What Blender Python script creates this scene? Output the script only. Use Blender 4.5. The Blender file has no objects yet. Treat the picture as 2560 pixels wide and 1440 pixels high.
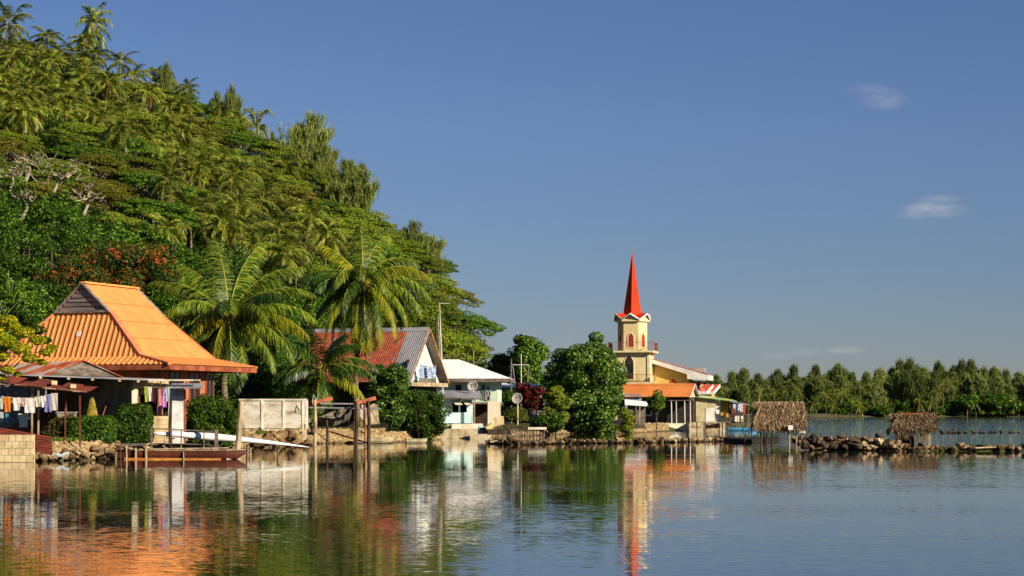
import bpy, math, random
import numpy as np
from mathutils import Vector, Matrix
R = math.radians
sin, cos, pi = math.sin, math.cos, math.pi
random.seed(7)
S = bpy.context.scene
COL = S.collection

# ---------------------------------------------------------------- camera
FPX, HC, HY = 5000.0, 3.0, 1027.0          # focal length and horizon in photo pixels, camera height in metres
cd = bpy.data.cameras.new('camera'); cam = bpy.data.objects.new('camera', cd); COL.objects.link(cam)
cam.location = (0, 0, HC); cam.rotation_euler = (R(90), 0, 0)
cd.sensor_width = 36; cd.lens = FPX / 2560 * 36; cd.shift_y = (HY - 720) / 2560
cd.clip_start = .5; cd.clip_end = 30000
S.camera = cam

# ---------------------------------------------------------------- light
SUN_AZ, SUN_EL = 53.0, 25.0                # degrees to the right of straight behind the camera; height
sd = Vector((sin(R(SUN_AZ)) * cos(R(SUN_EL)), -cos(R(SUN_AZ)) * cos(R(SUN_EL)), sin(R(SUN_EL))))
sl = bpy.data.lights.new('sun', 'SUN'); sun = bpy.data.objects.new('sun', sl); COL.objects.link(sun)
sl.energy = 5.0; sl.angle = R(.5); sl.color = (1, .87, .67)
sun.rotation_euler = (-sd).to_track_quat('-Z', 'Y').to_euler()
w = bpy.data.worlds.new('World'); S.world = w; w.use_nodes = True
nt = w.node_tree; nt.nodes.clear()
def N(nt, t, **kw):
    n = nt.nodes.new(t)
    for k, v in kw.items(): setattr(n, k, v)
    return n
L = lambda nt, a, b: nt.links.new(a, b)
sky = N(nt, 'ShaderNodeTexSky', sky_type='NISHITA', sun_disc=False, sun_elevation=R(SUN_EL), sun_rotation=R(180 - SUN_AZ),
        altitude=0, air_density=1.0, dust_density=0.0, ozone_density=3.0)
bg = N(nt, 'ShaderNodeBackground'); bg.inputs[1].default_value = .05
out = N(nt, 'ShaderNodeOutputWorld')
hs = N(nt, 'ShaderNodeHueSaturation'); hs.inputs['Saturation'].default_value = 1.0
tc = N(nt, 'ShaderNodeTexCoord'); sep = N(nt, 'ShaderNodeSeparateXYZ')
L(nt, tc.outputs['Generated'], sep.inputs[0])
tint = N(nt, 'ShaderNodeMix', data_type='RGBA', blend_type='MULTIPLY'); tint.inputs[0].default_value = 1; tint.inputs[7].default_value = (.66, .725, 1.0, 1)
hzn = N(nt, 'ShaderNodeMapRange'); hzn.inputs[1].default_value = 0; hzn.inputs[2].default_value = .14; hzn.inputs[3].default_value = .80; hzn.inputs[4].default_value = 1.0
tv = N(nt, 'ShaderNodeVectorMath', operation='SCALE')
L(nt, sep.outputs[2], hzn.inputs[0]); L(nt, sky.outputs[0], tv.inputs[0]); L(nt, hzn.outputs[0], tv.inputs['Scale']); L(nt, tv.outputs[0], tint.inputs[6]); L(nt, tint.outputs[2], hs.inputs['Color'])
# a few thin cloud wisps low over the lagoon, fixed in direction
def mth(op, a, b=None, c=None, tree=None):
    t = tree or nt
    n = N(t, 'ShaderNodeMath', operation=op)
    for i, x in enumerate((a, b, c)):
        if x is None: continue
        if isinstance(x, (int, float)): n.inputs[i].default_value = x
        else: L(t, x, n.inputs[i])
    return n.outputs[0]
nz = N(nt, 'ShaderNodeTexNoise'); nz.inputs['Scale'].default_value = 60; nz.inputs['Detail'].default_value = 6; nz.inputs['Roughness'].default_value = .65
mp = N(nt, 'ShaderNodeMapping'); mp.inputs['Scale'].default_value = (1, 1, 2.2)
L(nt, tc.outputs['Generated'], mp.inputs[0]); L(nt, mp.outputs[0], nz.inputs[0])
tot = None
for (cx, cy, rx, ry, st) in ((2205, 245, 70, 34, .26), (2335, 525, 95, 24, .42), (2350, 497, 70, 14, .16), (2115, 875, 60, 13, .26), (2010, 880, 50, 14, .16), (1940, 890, 50, 12, .16), (2160, 225, 60, 22, .10), (2280, 540, 60, 10, .16)):
    v = Vector(((cx - 1280) / FPX, 1, (HY - cy) / FPX))
    ax = mth('DIVIDE', sep.outputs[0], sep.outputs[1]); az = mth('DIVIDE', sep.outputs[2], sep.outputs[1])
    dx = mth('DIVIDE', mth('SUBTRACT', ax, v.x), rx / FPX); dz = mth('DIVIDE', mth('SUBTRACT', az, v.z), ry / FPX)
    e = mth('SUBTRACT', 1.0, mth('ADD', mth('MULTIPLY', dx, dx), mth('MULTIPLY', dz, dz)))
    e = mth('MULTIPLY', mth('MAXIMUM', e, 0.0), mth('GREATER_THAN', sep.outputs[1], 0.0))
    e = mth('MULTIPLY', mth('POWER', e, 1.3), st * .7)
    tot = e if tot is None else mth('ADD', tot, e)
nn = mth('MULTIPLY', mth('MAXIMUM', mth('SUBTRACT', nz.outputs[0], .33), 0.0), 4.5)
cf = mth('MINIMUM', mth('MULTIPLY', tot, nn), 1.0)
mxw = N(nt, 'ShaderNodeMix', data_type='RGBA'); mxw.inputs[7].default_value = (9.5, 8.8, 8.8, 1)
L(nt, cf, mxw.inputs[0]); L(nt, hs.outputs[0], mxw.inputs[6]); L(nt, mxw.outputs[2], bg.inputs[0]); L(nt, bg.outputs[0], out.inputs[0])
S.view_settings.view_transform = 'Standard'; S.view_settings.look = 'None'; S.view_settings.exposure = 0.55; S.view_settings.gamma = 1
S.cycles.max_bounces = 6; S.cycles.diffuse_bounces = 2; S.cycles.glossy_bounces = 3; S.cycles.transmission_bounces = 3
S.cycles.transparent_max_bounces = 4; S.cycles.use_denoising = True; S.cycles.caustics_reflective = False; S.cycles.caustics_refractive = False
S.cycles.sample_clamp_indirect = 4

# ---------------------------------------------------------------- helpers
def X(px, d): return (px - 1280) / FPX * d
def Z(py, d): return HC - (py - HY) / FPX * d
def P(px, py, d): return Vector((X(px, d), d, Z(py, d)))
def srgb(r, g, b):
    f = lambda c: c / 12.92 if c <= .04045 else ((c + .055) / 1.055) ** 2.4
    return tuple(f(x / 255) for x in (r, g, b))
def col4(c): return (*c, 1) if len(c) == 3 else c

def base_mat(name):
    m = bpy.data.materials.new(name); m.use_nodes = True
    t = m.node_tree; return m, t, t.nodes['Principled BSDF'], t.nodes['Material Output']
def mat(name, c1, c2=None, rough=.8, scale=2.0, bump=0, metal=0, lo=.42, hi=.6, stretch=(1, 1, 1), c3=None, detail=6, spec=.3, mott=1.0):
    """two-colour weathered surface: noise mix, finer mottling, optional bump"""
    m, t, p, o = base_mat(name)
    p.inputs['Roughness'].default_value = rough; p.inputs['Metallic'].default_value = metal
    p.inputs['Specular IOR Level'].default_value = spec
    c2 = c2 or tuple(x * .75 for x in c1)
    tc = N(t, 'ShaderNodeTexCoord'); mp = N(t, 'ShaderNodeMapping'); mp.inputs['Scale'].default_value = stretch
    L(t, tc.outputs['Object'], mp.inputs[0])
    n1 = N(t, 'ShaderNodeTexNoise'); n1.inputs['Scale'].default_value = scale; n1.inputs['Detail'].default_value = detail
    L(t, mp.outputs[0], n1.inputs[0])
    rp = N(t, 'ShaderNodeValToRGB'); e = rp.color_ramp.elements
    e[0].position = lo; e[0].color = col4(c1); e[1].position = hi; e[1].color = col4(c2)
    if c3: x = e.new(min(.98, hi + .12)); x.color = col4(c3)
    L(t, n1.outputs[0], rp.inputs[0])
    n2 = N(t, 'ShaderNodeTexNoise'); n2.inputs['Scale'].default_value = scale * 7; n2.inputs['Detail'].default_value = 3
    L(t, mp.outputs[0], n2.inputs[0])
    mr = N(t, 'ShaderNodeMapRange'); mr.inputs[3].default_value = 1 - .22 * mott; mr.inputs[4].default_value = 1 + .2 * mott
    L(t, n2.outputs[0], mr.inputs[0])
    mx = N(t, 'ShaderNodeMix', data_type='RGBA', blend_type='MULTIPLY'); mx.inputs[0].default_value = 1
    L(t, rp.outputs[0], mx.inputs[6]); L(t, mr.outputs[0], mx.inputs[7]); L(t, mx.outputs[2], p.inputs['Base Color'])
    if bump:
        b = N(t, 'ShaderNodeBump'); b.inputs['Distance'].default_value = bump; b.inputs['Strength'].default_value = .8
        L(t, n2.outputs[0], b.inputs['Height']); L(t, b.outputs[0], p.inputs['Normal'])
    return m
def leafmat(name, cols, trans=.24, rough=.55, spec=.16, clump=0):
    """leaves: every leaf (mesh island) picks its own shade from the ramp"""
    m, t, p, o = base_mat(name)
    g = N(t, 'ShaderNodeNewGeometry'); rp = N(t, 'ShaderNodeValToRGB'); e = rp.color_ramp.elements
    n = len(cols); e[0].color = col4(cols[0]); e[1].color = col4(cols[-1]); e[0].position = .05; e[1].position = .95
    for i in range(1, n - 1):
        x = e.new(.05 + .9 * i / (n - 1)); x.color = col4(cols[i])
    if clump:       # colour grows in sprays: noise over the crown plus a leaf's own share
        tc = N(t, 'ShaderNodeTexCoord'); nz = N(t, 'ShaderNodeTexNoise'); nz.inputs['Scale'].default_value = clump; nz.inputs['Detail'].default_value = 2; L(t, tc.outputs['Object'], nz.inputs[0])
        f = mth('ADD', mth('MULTIPLY', g.outputs['Random Per Island'], .5, tree=t), mth('ADD', mth('MULTIPLY', mth('SUBTRACT', nz.outputs[0], .5, tree=t), 2.4, tree=t), .2, tree=t), tree=t); L(t, f, rp.inputs[0])
    else: L(t, g.outputs['Random Per Island'], rp.inputs[0])
    oi = N(t, 'ShaderNodeObjectInfo'); mr = N(t, 'ShaderNodeMapRange'); mr.inputs[3].default_value = .62; mr.inputs[4].default_value = 1.4
    L(t, oi.outputs['Random'], mr.inputs[0])
    mx = N(t, 'ShaderNodeMix', data_type='RGBA', blend_type='MULTIPLY'); mx.inputs[0].default_value = 1
    L(t, rp.outputs[0], mx.inputs[6]); L(t, mr.outputs[0], mx.inputs[7])
    L(t, mx.outputs[2], p.inputs['Base Color']); p.inputs['Roughness'].default_value = rough; p.inputs['Specular IOR Level'].default_value = spec
    tr = N(t, 'ShaderNodeBsdfTranslucent'); L(t, mx.outputs[2], tr.inputs[0])
    ms = N(t, 'ShaderNodeMixShader'); ms.inputs[0].default_value = trans
    L(t, p.outputs[0], ms.inputs[1]); L(t, tr.outputs[0], ms.inputs[2]); L(t, ms.outputs[0], o.inputs[0])
    return m

def tag(o, label=None, cat=None, group=None, kind=None):
    if label: o['label'] = label
    if cat: o['category'] = cat
    if group: o['group'] = group
    if kind: o['kind'] = kind
    return o
ORG = {}
def thing(name, loc, label, cat, group=None):
    o = bpy.data.objects.new(name, None); COL.objects.link(o); o.location = loc; ORG[o] = Vector(loc); o.empty_display_size = .2
    return tag(o, label, cat, group)
def link_mesh(name, me, mats, parent=None, loc=None, smooth=False):
    for m in (mats if isinstance(mats, (list, tuple)) else [mats]): me.materials.append(m)
    if smooth: me.polygons.foreach_set('use_smooth', [True] * len(me.polygons))
    o = bpy.data.objects.new(name, me); COL.objects.link(o)
    if parent is not None: o.parent = parent; ORG[o] = ORG[parent]
    else: o.location = loc or (0, 0, 0); ORG[o] = Vector(loc or (0, 0, 0))
    return o
class MB:
    def __init__(s): s.v = []; s.f = []; s.m = []; s.mi = 0
    def add(s, vs, fs):
        n = len(s.v); s.v += [tuple(v) for v in vs]; s.f += [tuple(i + n for i in f) for f in fs]; s.m += [s.mi] * len(fs); return s
    def box(s, c, size, rz=0, tilt=None):
        hx, hy, hz = [x / 2 for x in size]
        M = Matrix.Rotation(rz, 3, 'Z')
        if tilt: M = M @ Matrix.Rotation(tilt[1], 3, tilt[0])
        vs = [Vector(c) + M @ Vector((x * hx, y * hy, z * hz)) for x, y, z in ((-1, -1, -1), (1, -1, -1), (1, 1, -1), (-1, 1, -1), (-1, -1, 1), (1, -1, 1), (1, 1, 1), (-1, 1, 1))]
        return s.add(vs, [(0, 3, 2, 1), (4, 5, 6, 7), (0, 1, 5, 4), (1, 2, 6, 5), (2, 3, 7, 6), (3, 0, 4, 7)])
    def bar(s, a, b, w, h, up=(0, 0, 1)):
        a, b = Vector(a), Vector(b); d = (b - a); up = Vector(up)
        if abs(d.normalized().dot(up)) > .98: up = Vector((0, 1, 0))
        x = d.cross(up).normalized() * w / 2; y = x.cross(d).normalized() * h / 2
        vs = [a - x - y, a + x - y, a + x + y, a - x + y, b - x - y, b + x - y, b + x + y, b - x + y]
        return s.add(vs, [(0, 1, 2, 3), (7, 6, 5, 4), (0, 4, 5, 1), (1, 5, 6, 2), (2, 6, 7, 3), (3, 7, 4, 0)])
    def tube(s, pts, rad, n=6, cap=True):
        pts = [Vector(p) for p in pts]; k = len(pts); vs = []
        if not isinstance(rad, (list, tuple)): rad = [rad] * k
        ref = Vector((0.3, 1, 0.2)).normalized()
        for i, p in enumerate(pts):
            d = (pts[min(i + 1, k - 1)] - pts[max(i - 1, 0)]).normalized()
            if abs(d.dot(ref)) > .95: ref = Vector((1, .1, .3)).normalized()
            u = d.cross(ref).normalized(); v = d.cross(u)
            for j in range(n):
                a = 2 * pi * j / n; vs.append(p + (u * cos(a) + v * sin(a)) * rad[i])
        fs = [(i * n + j, i * n + (j + 1) % n, (i + 1) * n + (j + 1) % n, (i + 1) * n + j) for i in range(k - 1) for j in range(n)]
        if cap: fs += [tuple(range(n))[::-1], tuple((k - 1) * n + j for j in range(n))]
        return s.add(vs, fs)
    def slab(s, pts, t):
        """polygon (3-D points in one plane) given thickness t downwards along its normal"""
        pts = [Vector(p) for p in pts]; n = len(pts)
        nr = Vector((0, 0, 0))
        for i in range(n): nr += (pts[i] - pts[0]).cross(pts[(i + 1) % n] - pts[0])
        nr.normalize(); lo = [p - nr * t for p in pts]
        return s.add(pts + lo, [tuple(range(n)), tuple(range(2 * n - 1, n - 1, -1))] + [(i, i + n, (i + 1) % n + n, (i + 1) % n) for i in range(n)])
    def build(s, name, mats, parent=None, loc=None, smooth=False):
        if parent is None and loc is None:
            a = np.array(s.v); loc = (float(a[:, 0].mean()), float(a[:, 1].mean()), float(a[:, 2].min()))
        o0 = ORG[parent] if parent is not None else Vector(loc)
        me = bpy.data.meshes.new(name); me.from_pydata([(x - o0.x, y - o0.y, z - o0.z) for x, y, z in s.v], [], s.f)
        o = link_mesh(name, me, mats, parent, loc, smooth)
        if any(s.m): me.polygons.foreach_set('material_index', s.m)
        return o
def corr(mb, O, e, g, prof, pitch, amp, ribs=False, thick=.02, lift=.0):
    """corrugated sheet: O origin, e unit along the eave, g unit up the slope; prof = [(s, lo, hi), ...] extents along g"""
    O, e, g = Vector(O), Vector(e).normalized(), Vector(g).normalized(); n = e.cross(g).normalized()
    ss = [p[0] for p in prof]; lo = [p[1] for p in prof]; hi = [p[2] for p in prof]
    pat = ((0, 0), (.62, 0), (.70, 1), (.90, 1)) if ribs else ((0, 0), (.25, .7), (.5, 1), (.75, .7))
    xs = sorted(set([ss[0], ss[-1]] + [x for k in range(int(ss[0] // pitch), int(ss[-1] // pitch) + 2) for x in [(k + q[0]) * pitch for q in pat] if ss[0] < x < ss[-1]]))
    hh = []
    for x in xs:
        fr = (x / pitch) % 1.0; hh.append(np.interp(fr, [q[0] for q in pat] + [1], [q[1] for q in pat] + [0]) * amp)
    vs, m = [], len(xs)
    for off in (0, -thick):
        for x, h in zip(xs, hh):
            for q in (float(np.interp(x, ss, lo)), float(np.interp(x, ss, hi))):
                vs.append(O + e * x + g * q + n * (h + off + lift))
    fs = []
    for i in range(m - 1):
        a = 2 * i; b = 2 * m + a
        fs += [(a, a + 2, a + 3, a + 1), (b, b + 1, b + 3, b + 2), (a, b, b + 2, a + 2), (a + 1, a + 3, b + 3, b + 1)]
    fs += [(0, 1, 2 * m + 1, 2 * m), (2 * m - 2, 4 * m - 2, 4 * m - 1, 2 * m - 1)]
    return mb.add(vs, fs)

# ---- leaf clouds (numpy)
rng = np.random.default_rng(11)
def unit(n): 
    v = rng.normal(size=(n, 3)); return v / np.linalg.norm(v, axis=1)[:, None]
def leaf_quads(c, nrm, size, asp=.55, tang=None):
    n = len(c); t = unit(n) if tang is None else tang
    t = t - nrm * (t * nrm).sum(1)[:, None] if tang is None else t
    t /= np.linalg.norm(t, axis=1)[:, None] + 1e-9; b = np.cross(nrm, t); b /= np.linalg.norm(b, axis=1)[:, None] + 1e-9
    s = (size if isinstance(size, np.ndarray) else np.full(n, size))[:, None] / 2
    return np.stack([c - t * s, c + b * s * asp, c + t * s, c - b * s * asp], 1).reshape(-1, 3)
def np_mesh(name, v, npoly=4):
    n = len(v) // npoly; me = bpy.data.meshes.new(name)
    me.vertices.add(len(v)); me.vertices.foreach_set('co', np.asarray(v, dtype=np.float32).ravel())
    me.loops.add(len(v)); me.loops.foreach_set('vertex_index', np.arange(len(v), dtype=np.int32))
    me.polygons.add(n); me.polygons.foreach_set('loop_start', np.arange(0, len(v), npoly, dtype=np.int32))
    me.update(calc_edges=True); me.validate(); return me
def clumps(centres, radii, per, size, squash=.7, out=.6, up=.5, asp=.55, ctr=(0, 0, 0)):
    """leaf clumps: leaves on and in small balls; normals biased outward and up"""
    cs, ns, sz = [], [], []
    for c, r, k in zip(centres, radii, per):
        u = unit(k); rr = r * rng.uniform(.55, 1.08, k) ** .6
        p = np.array(c) + u * rr[:, None] * (1, 1, squash)
        nn = u * out + (0, 0, up) + unit(k) * .55
        cs.append(p); ns.append(nn / np.linalg.norm(nn, axis=1)[:, None]); sz.append(size * rng.uniform(.6, 1.35, k))
    return leaf_quads(np.concatenate(cs), np.concatenate(ns), np.concatenate(sz), asp)
def ell_centres(k, rx, ry, rz, z0, fill=.35, zmin=-1):
    u = unit(k); r = np.where(rng.random(k) < fill, rng.uniform(.3, .8, k), rng.uniform(.82, 1.0, k))
    p = u * r[:, None] * (rx, ry, rz); p = p[p[:, 2] > zmin * rz]; return p + (0, 0, z0)
# ---------------------------------------------------------------- terrain and water
SH = [(-500, 117.5), (-300, 117.5), (0, 117.5), (86, 117.6), (100, 119), (290, 125), (400, 138), (600, 160), (640, 164), (790, 184), (945, 187), (1010, 193), (1090, 207), (1100, 219), (1225, 222), (1245, 232), (1350, 243), (1420, 264), (1580, 268), (1620, 282), (1665, 293), (1745, 296), (1760, 308), (1885, 322)]
shp, shd = [a for a, b in SH], [b for a, b in SH]
CR = [(-900, 20, 520), (-400, 60, 490), (0, 165, 470), (100, 160, 460), (240, 190, 445), (400, 285, 430), (600, 392, 405), (700, 470, 392), (800, 530, 380), (900, 620, 370), (1000, 690, 360), (1100, 775, 345), (1160, 812, 335), (1205, 868, 330), (1240, 960, 325), (1300, 1012, 322)]
crp = [c[0] for c in CR]; crd = [c[2] for c in CR]; crz = [HC + (HY - c[1]) * c[2] / FPX - 1.0 for c in CR]
FT = [(-900, 150), (0, 168), (400, 178), (700, 196), (900, 222), (1100, 262), (1230, 290), (1300, 310)]
ftp, ftd = [c[0] for c in FT], [c[1] for c in FT]
def vnoise(x, y, s, k=0):
    return np.sin(x / s * 1.7 + 1.3 * k + 2.1 * np.sin(y / s * .9 + k)) * np.cos(y / s * 1.3 - .7 * k + 1.7 * np.sin(x / s * .8))
def ground(x, y):
    x = np.asarray(x, float); y = np.asarray(y, float); px = 1280 + FPX * x / np.maximum(y, 1)
    ds = np.interp(px, shp, shd); t = y - ds
    z = np.clip(t * .42 - .25, -1.2, 1.05) + np.clip((t - 6) * .02, 0, .5)
    er = np.clip((1892 - px) / 8 * np.maximum(y, 1) / 300, -1.2, 2); z = np.minimum(z, er * 1.0)
    dc = np.interp(px, crp, crd); zc = np.interp(px, crp, crz); df = np.interp(px, ftp, ftd)
    u = np.clip((y - df) / (dc - df), 0, 1); up = z + (zc - 1.2) * (u ** 1.06)
    down = zc - .55 * (y - dc); hz = np.where(y < dc, up, np.maximum(down, z)); hz = hz + vnoise(x, y, 13) * 1.1 * u + vnoise(x, y, 31, 2) * 1.8 * u * (px < 1150)
    z = np.where((y > df) & (px < 1300), np.maximum(z, hz), z)
    z = np.where(px > 1892 + 60, -1.2, z)
    return z
# polar-ish grid, dense near the village
pxs = np.concatenate([np.arange(-900, -100, 50), np.arange(-100, 2000, 14), np.arange(2000, 2300, 60)])
ds_ = np.concatenate([np.arange(100, 340, 1.6), np.arange(340, 700, 8)])
GX, GD = np.meshgrid(pxs, ds_); gx = (GX - 1280) / FPX * GD; gz = ground(gx, GD)
V = np.stack([gx, GD, gz], -1).reshape(-1, 3); nr, nc = GX.shape
idx = np.arange(nr * nc).reshape(nr, nc)
fq = np.stack([idx[:-1, :-1], idx[:-1, 1:], idx[1:, 1:], idx[1:, :-1]], -1).reshape(-1, 4)
me = bpy.data.meshes.new('ground'); me.from_pydata(V.tolist(), [], fq.tolist())
m_soil = mat('soil', srgb(70, 74, 40), srgb(60, 52, 34), rough=.95, scale=.35, bump=.1, c3=srgb(48, 62, 26))
tag(link_mesh('ground', me, m_soil, smooth=True), kind='structure')
def gz1(x, y): return float(ground(np.array([x]), np.array([y]))[0])

m, t, p, o = base_mat('lagoon_water')
p.inputs['Base Color'].default_value = (.030, .032, .016, 1); p.inputs['Roughness'].default_value = .015; p.inputs['IOR'].default_value = 1.55
tcw = N(t, 'ShaderNodeTexCoord'); sp = N(t, 'ShaderNodeSeparateXYZ'); L(t, tcw.outputs['Object'], sp.inputs[0])
def noi(scale, stretch, detail=2):
    mp = N(t, 'ShaderNodeMapping'); mp.inputs['Scale'].default_value = stretch; L(t, tcw.outputs['Object'], mp.inputs[0])
    n = N(t, 'ShaderNodeTexNoise'); n.inputs['Scale'].default_value = scale; n.inputs['Detail'].default_value = detail; L(t, mp.outputs[0], n.inputs[0]); return n
M2 = lambda op, a, b=None: mth(op, a, b, tree=t)
vec = None
for (sc, st, amp) in ((1.6, (.8, 2.2, 1), .018), (4.5, (.7, 2.0, 1), .052), (.16, (.4, 1, 1), .005)):
    n = noi(sc, st)
    v = N(t, 'ShaderNodeVectorMath', operation='SUBTRACT'); L(t, n.outputs['Color'], v.inputs[0]); v.inputs[1].default_value = (.5, .5, .5)
    v2 = N(t, 'ShaderNodeVectorMath', operation='SCALE'); L(t, v.outputs[0], v2.inputs[0]); v2.inputs['Scale'].default_value = amp
    if vec is None: vec = v2.outputs[0]
    else:
        a = N(t, 'ShaderNodeVectorMath', operation='ADD'); L(t, vec, a.inputs[0]); L(t, v2.outputs[0], a.inputs[1]); vec = a.outputs[0]
# wind: glassy near the shore, wind bands across, ruffled beyond the breakwater
band = noi(.05, (.25, 1.6, 1), 3)
mr = N(t, 'ShaderNodeMapRange'); mr.inputs[1].default_value = .40; mr.inputs[2].default_value = .66; mr.inputs[3].default_value = .6; mr.inputs[4].default_value = 2.0
L(t, band.outputs[0], mr.inputs[0])
far = N(t, 'ShaderNodeMapRange', interpolation_type='SMOOTHSTEP'); far.inputs[1].default_value = 215; far.inputs[2].default_value = 330; far.inputs[3].default_value = 0; far.inputs[4].default_value = 5.0
L(t, sp.outputs[1], far.inputs[0])
calm = N(t, 'ShaderNodeMapRange', interpolation_type='SMOOTHSTEP'); calm.inputs[1].default_value = 55; calm.inputs[2].default_value = 125; calm.inputs[3].default_value = 1.15; calm.inputs[4].default_value = .38
L(t, sp.outputs[1], calm.inputs[0])
rat = M2('DIVIDE', sp.outputs[0], sp.outputs[1])
opn = N(t, 'ShaderNodeMapRange', interpolation_type='SMOOTHSTEP'); opn.inputs[1].default_value = .118; opn.inputs[2].default_value = .15; L(t, rat, opn.inputs[0])
opy = N(t, 'ShaderNodeMapRange', interpolation_type='SMOOTHSTEP'); opy.inputs[1].default_value = 150; opy.inputs[2].default_value = 200; opy.inputs[4].default_value = 4.0; L(t, sp.outputs[1], opy.inputs[0])
amp = M2('ADD', M2('MULTIPLY', mr.outputs[0], calm.outputs[0]), M2('MAXIMUM', far.outputs[0], M2('MULTIPLY', opn.outputs[0], opy.outputs[0])))
v3 = N(t, 'ShaderNodeVectorMath', operation='SCALE'); L(t, vec, v3.inputs[0]); L(t, amp, v3.inputs['Scale'])
v4 = N(t, 'ShaderNodeVectorMath', operation='MULTIPLY'); L(t, v3.outputs[0], v4.inputs[0]); v4.inputs[1].default_value = (.4, 1, 0)
v5 = N(t, 'ShaderNodeVectorMath', operation='ADD'); L(t, v4.outputs[0], v5.inputs[0]); v5.inputs[1].default_value = (0, 0, 1)
v6 = N(t, 'ShaderNodeVectorMath', operation='NORMALIZE'); L(t, v5.outputs[0], v6.inputs[0]); L(t, v6.outputs[0], p.inputs['Normal'])
m_water = m
wb = MB(); wb.add([(-9000, -200, 0), (9000, -200, 0), (9000, 15000, 0), (-9000, 15000, 0)], [(0, 1, 2, 3)])
tag(wb.build('water', m_water, loc=(0, 0, 0)), kind='structure')
# far motu: a low wooded island across the lagoon
fx = np.arange(60, 560, 4.0); fy = np.arange(985, 1125, 5.0)
FX, FY = np.meshgrid(fx, fy); FZ = np.clip((FY - 1000 - 5 * np.sin(FX / 31) - 3 * np.sin(FX / 9)) * .18, -1, 1.6) + .12 * np.sin(FX * 1.7 + FY)
V = np.stack([FX, FY, FZ], -1).reshape(-1, 3); nr, nc = FX.shape; idx = np.arange(nr * nc).reshape(nr, nc)
fq = np.stack([idx[:-1, :-1], idx[:-1, 1:], idx[1:, 1:], idx[1:, :-1]], -1).reshape(-1, 4)
me = bpy.data.meshes.new('beach'); me.from_pydata(V.tolist(), [], fq.tolist())
m_sand = mat('far_sand', srgb(96, 88, 62), srgb(52, 56, 34), rough=.95, scale=.06)
tag(link_mesh('beach', me, m_sand, smooth=True), kind='structure')

# ---------------------------------------------------------------- plant materials
g = lambda r, gg, b, k=1.0: tuple(x * k for x in srgb(r, gg, b))
m_bark = mat('bark', srgb(110, 98, 80), srgb(70, 60, 48), rough=.95, scale=3, stretch=(1, 1, .3), bump=.02)
m_palebark = mat('pale_bark', srgb(178, 165, 140), srgb(120, 108, 88), rough=.9, scale=2)
m_palmtrunk = mat('palm_trunk', srgb(140, 125, 100), srgb(88, 76, 58), rough=.9, scale=1.5, stretch=(1, 1, 9), bump=.03)
lf_dark = leafmat('leaf_dark', [g(28, 54, 8), g(46, 78, 14), g(68, 102, 22), g(112, 140, 42)])
lf_broad = leafmat('leaf_broad', [g(34, 62, 10), g(56, 90, 18), g(82, 114, 26), g(128, 152, 48)])
lf_umb = leafmat('leaf_umbrella', [g(66, 94, 16), g(92, 120, 24), g(122, 140, 34), g(132, 120, 48)], trans=.25)
lf_umbb = leafmat('leaf_umbrella_green', [g(44, 78, 14), g(64, 102, 20), g(88, 124, 30), g(116, 138, 44)], trans=.25)
lf_umbc = leafmat('leaf_umbrella_olive', [g(84, 86, 24), g(112, 110, 30), g(134, 122, 44), g(96, 116, 30)], trans=.25)
lf_big = leafmat('leaf_glossy', [g(34, 66, 10), g(60, 98, 20), g(90, 126, 32), g(144, 164, 64)], rough=.4, spec=.35)
lf_yel = leafmat('leaf_yellow', [g(84, 128, 22), g(160, 160, 24), g(204, 176, 28), g(120, 150, 26)], trans=.3)
lf_lime = leafmat('leaf_lime', [g(72, 100, 24), g(104, 126, 34), g(136, 140, 42), g(122, 110, 40)], trans=.3)
lf_mango = leafmat('leaf_mango', [g(30, 54, 12), g(44, 72, 18), g(64, 84, 26), g(82, 88, 30), g(150, 92, 36), g(186, 92, 38)], trans=.18, clump=.9)
lf_red = leafmat('leaf_croton', [g(96, 18, 26), g(130, 26, 30), g(74, 20, 24), g(64, 70, 24)], trans=.2)
lf_cas = leafmat('leaf_casuarina', [g(94, 112, 44), g(122, 134, 60), g(146, 152, 80), g(98, 106, 50)], trans=.25, rough=.7)
lf_fcas = leafmat('leaf_motu', [g(78, 96, 44), g(104, 120, 56), g(130, 138, 70), g(88, 98, 50)], trans=.2, rough=.7)
lf_palm = leafmat('frond_green', [g(46, 72, 10), g(78, 102, 18), g(114, 130, 30), g(142, 150, 48)], trans=.28, rough=.42, spec=.35)
lf_hpalm = leafmat('hill_frond', [g(46, 74, 12), g(90, 110, 24), g(130, 140, 40), g(164, 160, 68)], trans=.3, rough=.4, spec=.5)
lf_shpalm = leafmat('shaded_frond', [g(24, 50, 10), g(40, 70, 16), g(58, 88, 22), g(84, 104, 30)], trans=.2, rough=.4, spec=.4)  # darker frond copy, shade of neighbouring crowns put into the green
lf_palmy = leafmat('frond_yellow', [g(92, 112, 18), g(136, 140, 30), g(178, 166, 46), g(112, 124, 26)], trans=.3, rough=.4)
lf_palmd = leafmat('frond_dead', [g(120, 78, 34), g(150, 104, 54), g(92, 60, 28), g(140, 120, 62)], trans=.15, rough=.7)
m_rachis = mat('rachis', g(176, 168, 50), g(142, 146, 46), rough=.5, scale=2)
m_coco = mat('coconut', g(150, 120, 40), g(104, 112, 30), rough=.6, scale=3)
m_under = leafmat('undergrowth_leaf', [g(24, 42, 10), g(40, 64, 14), g(60, 86, 20), g(50, 60, 22)])

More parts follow.
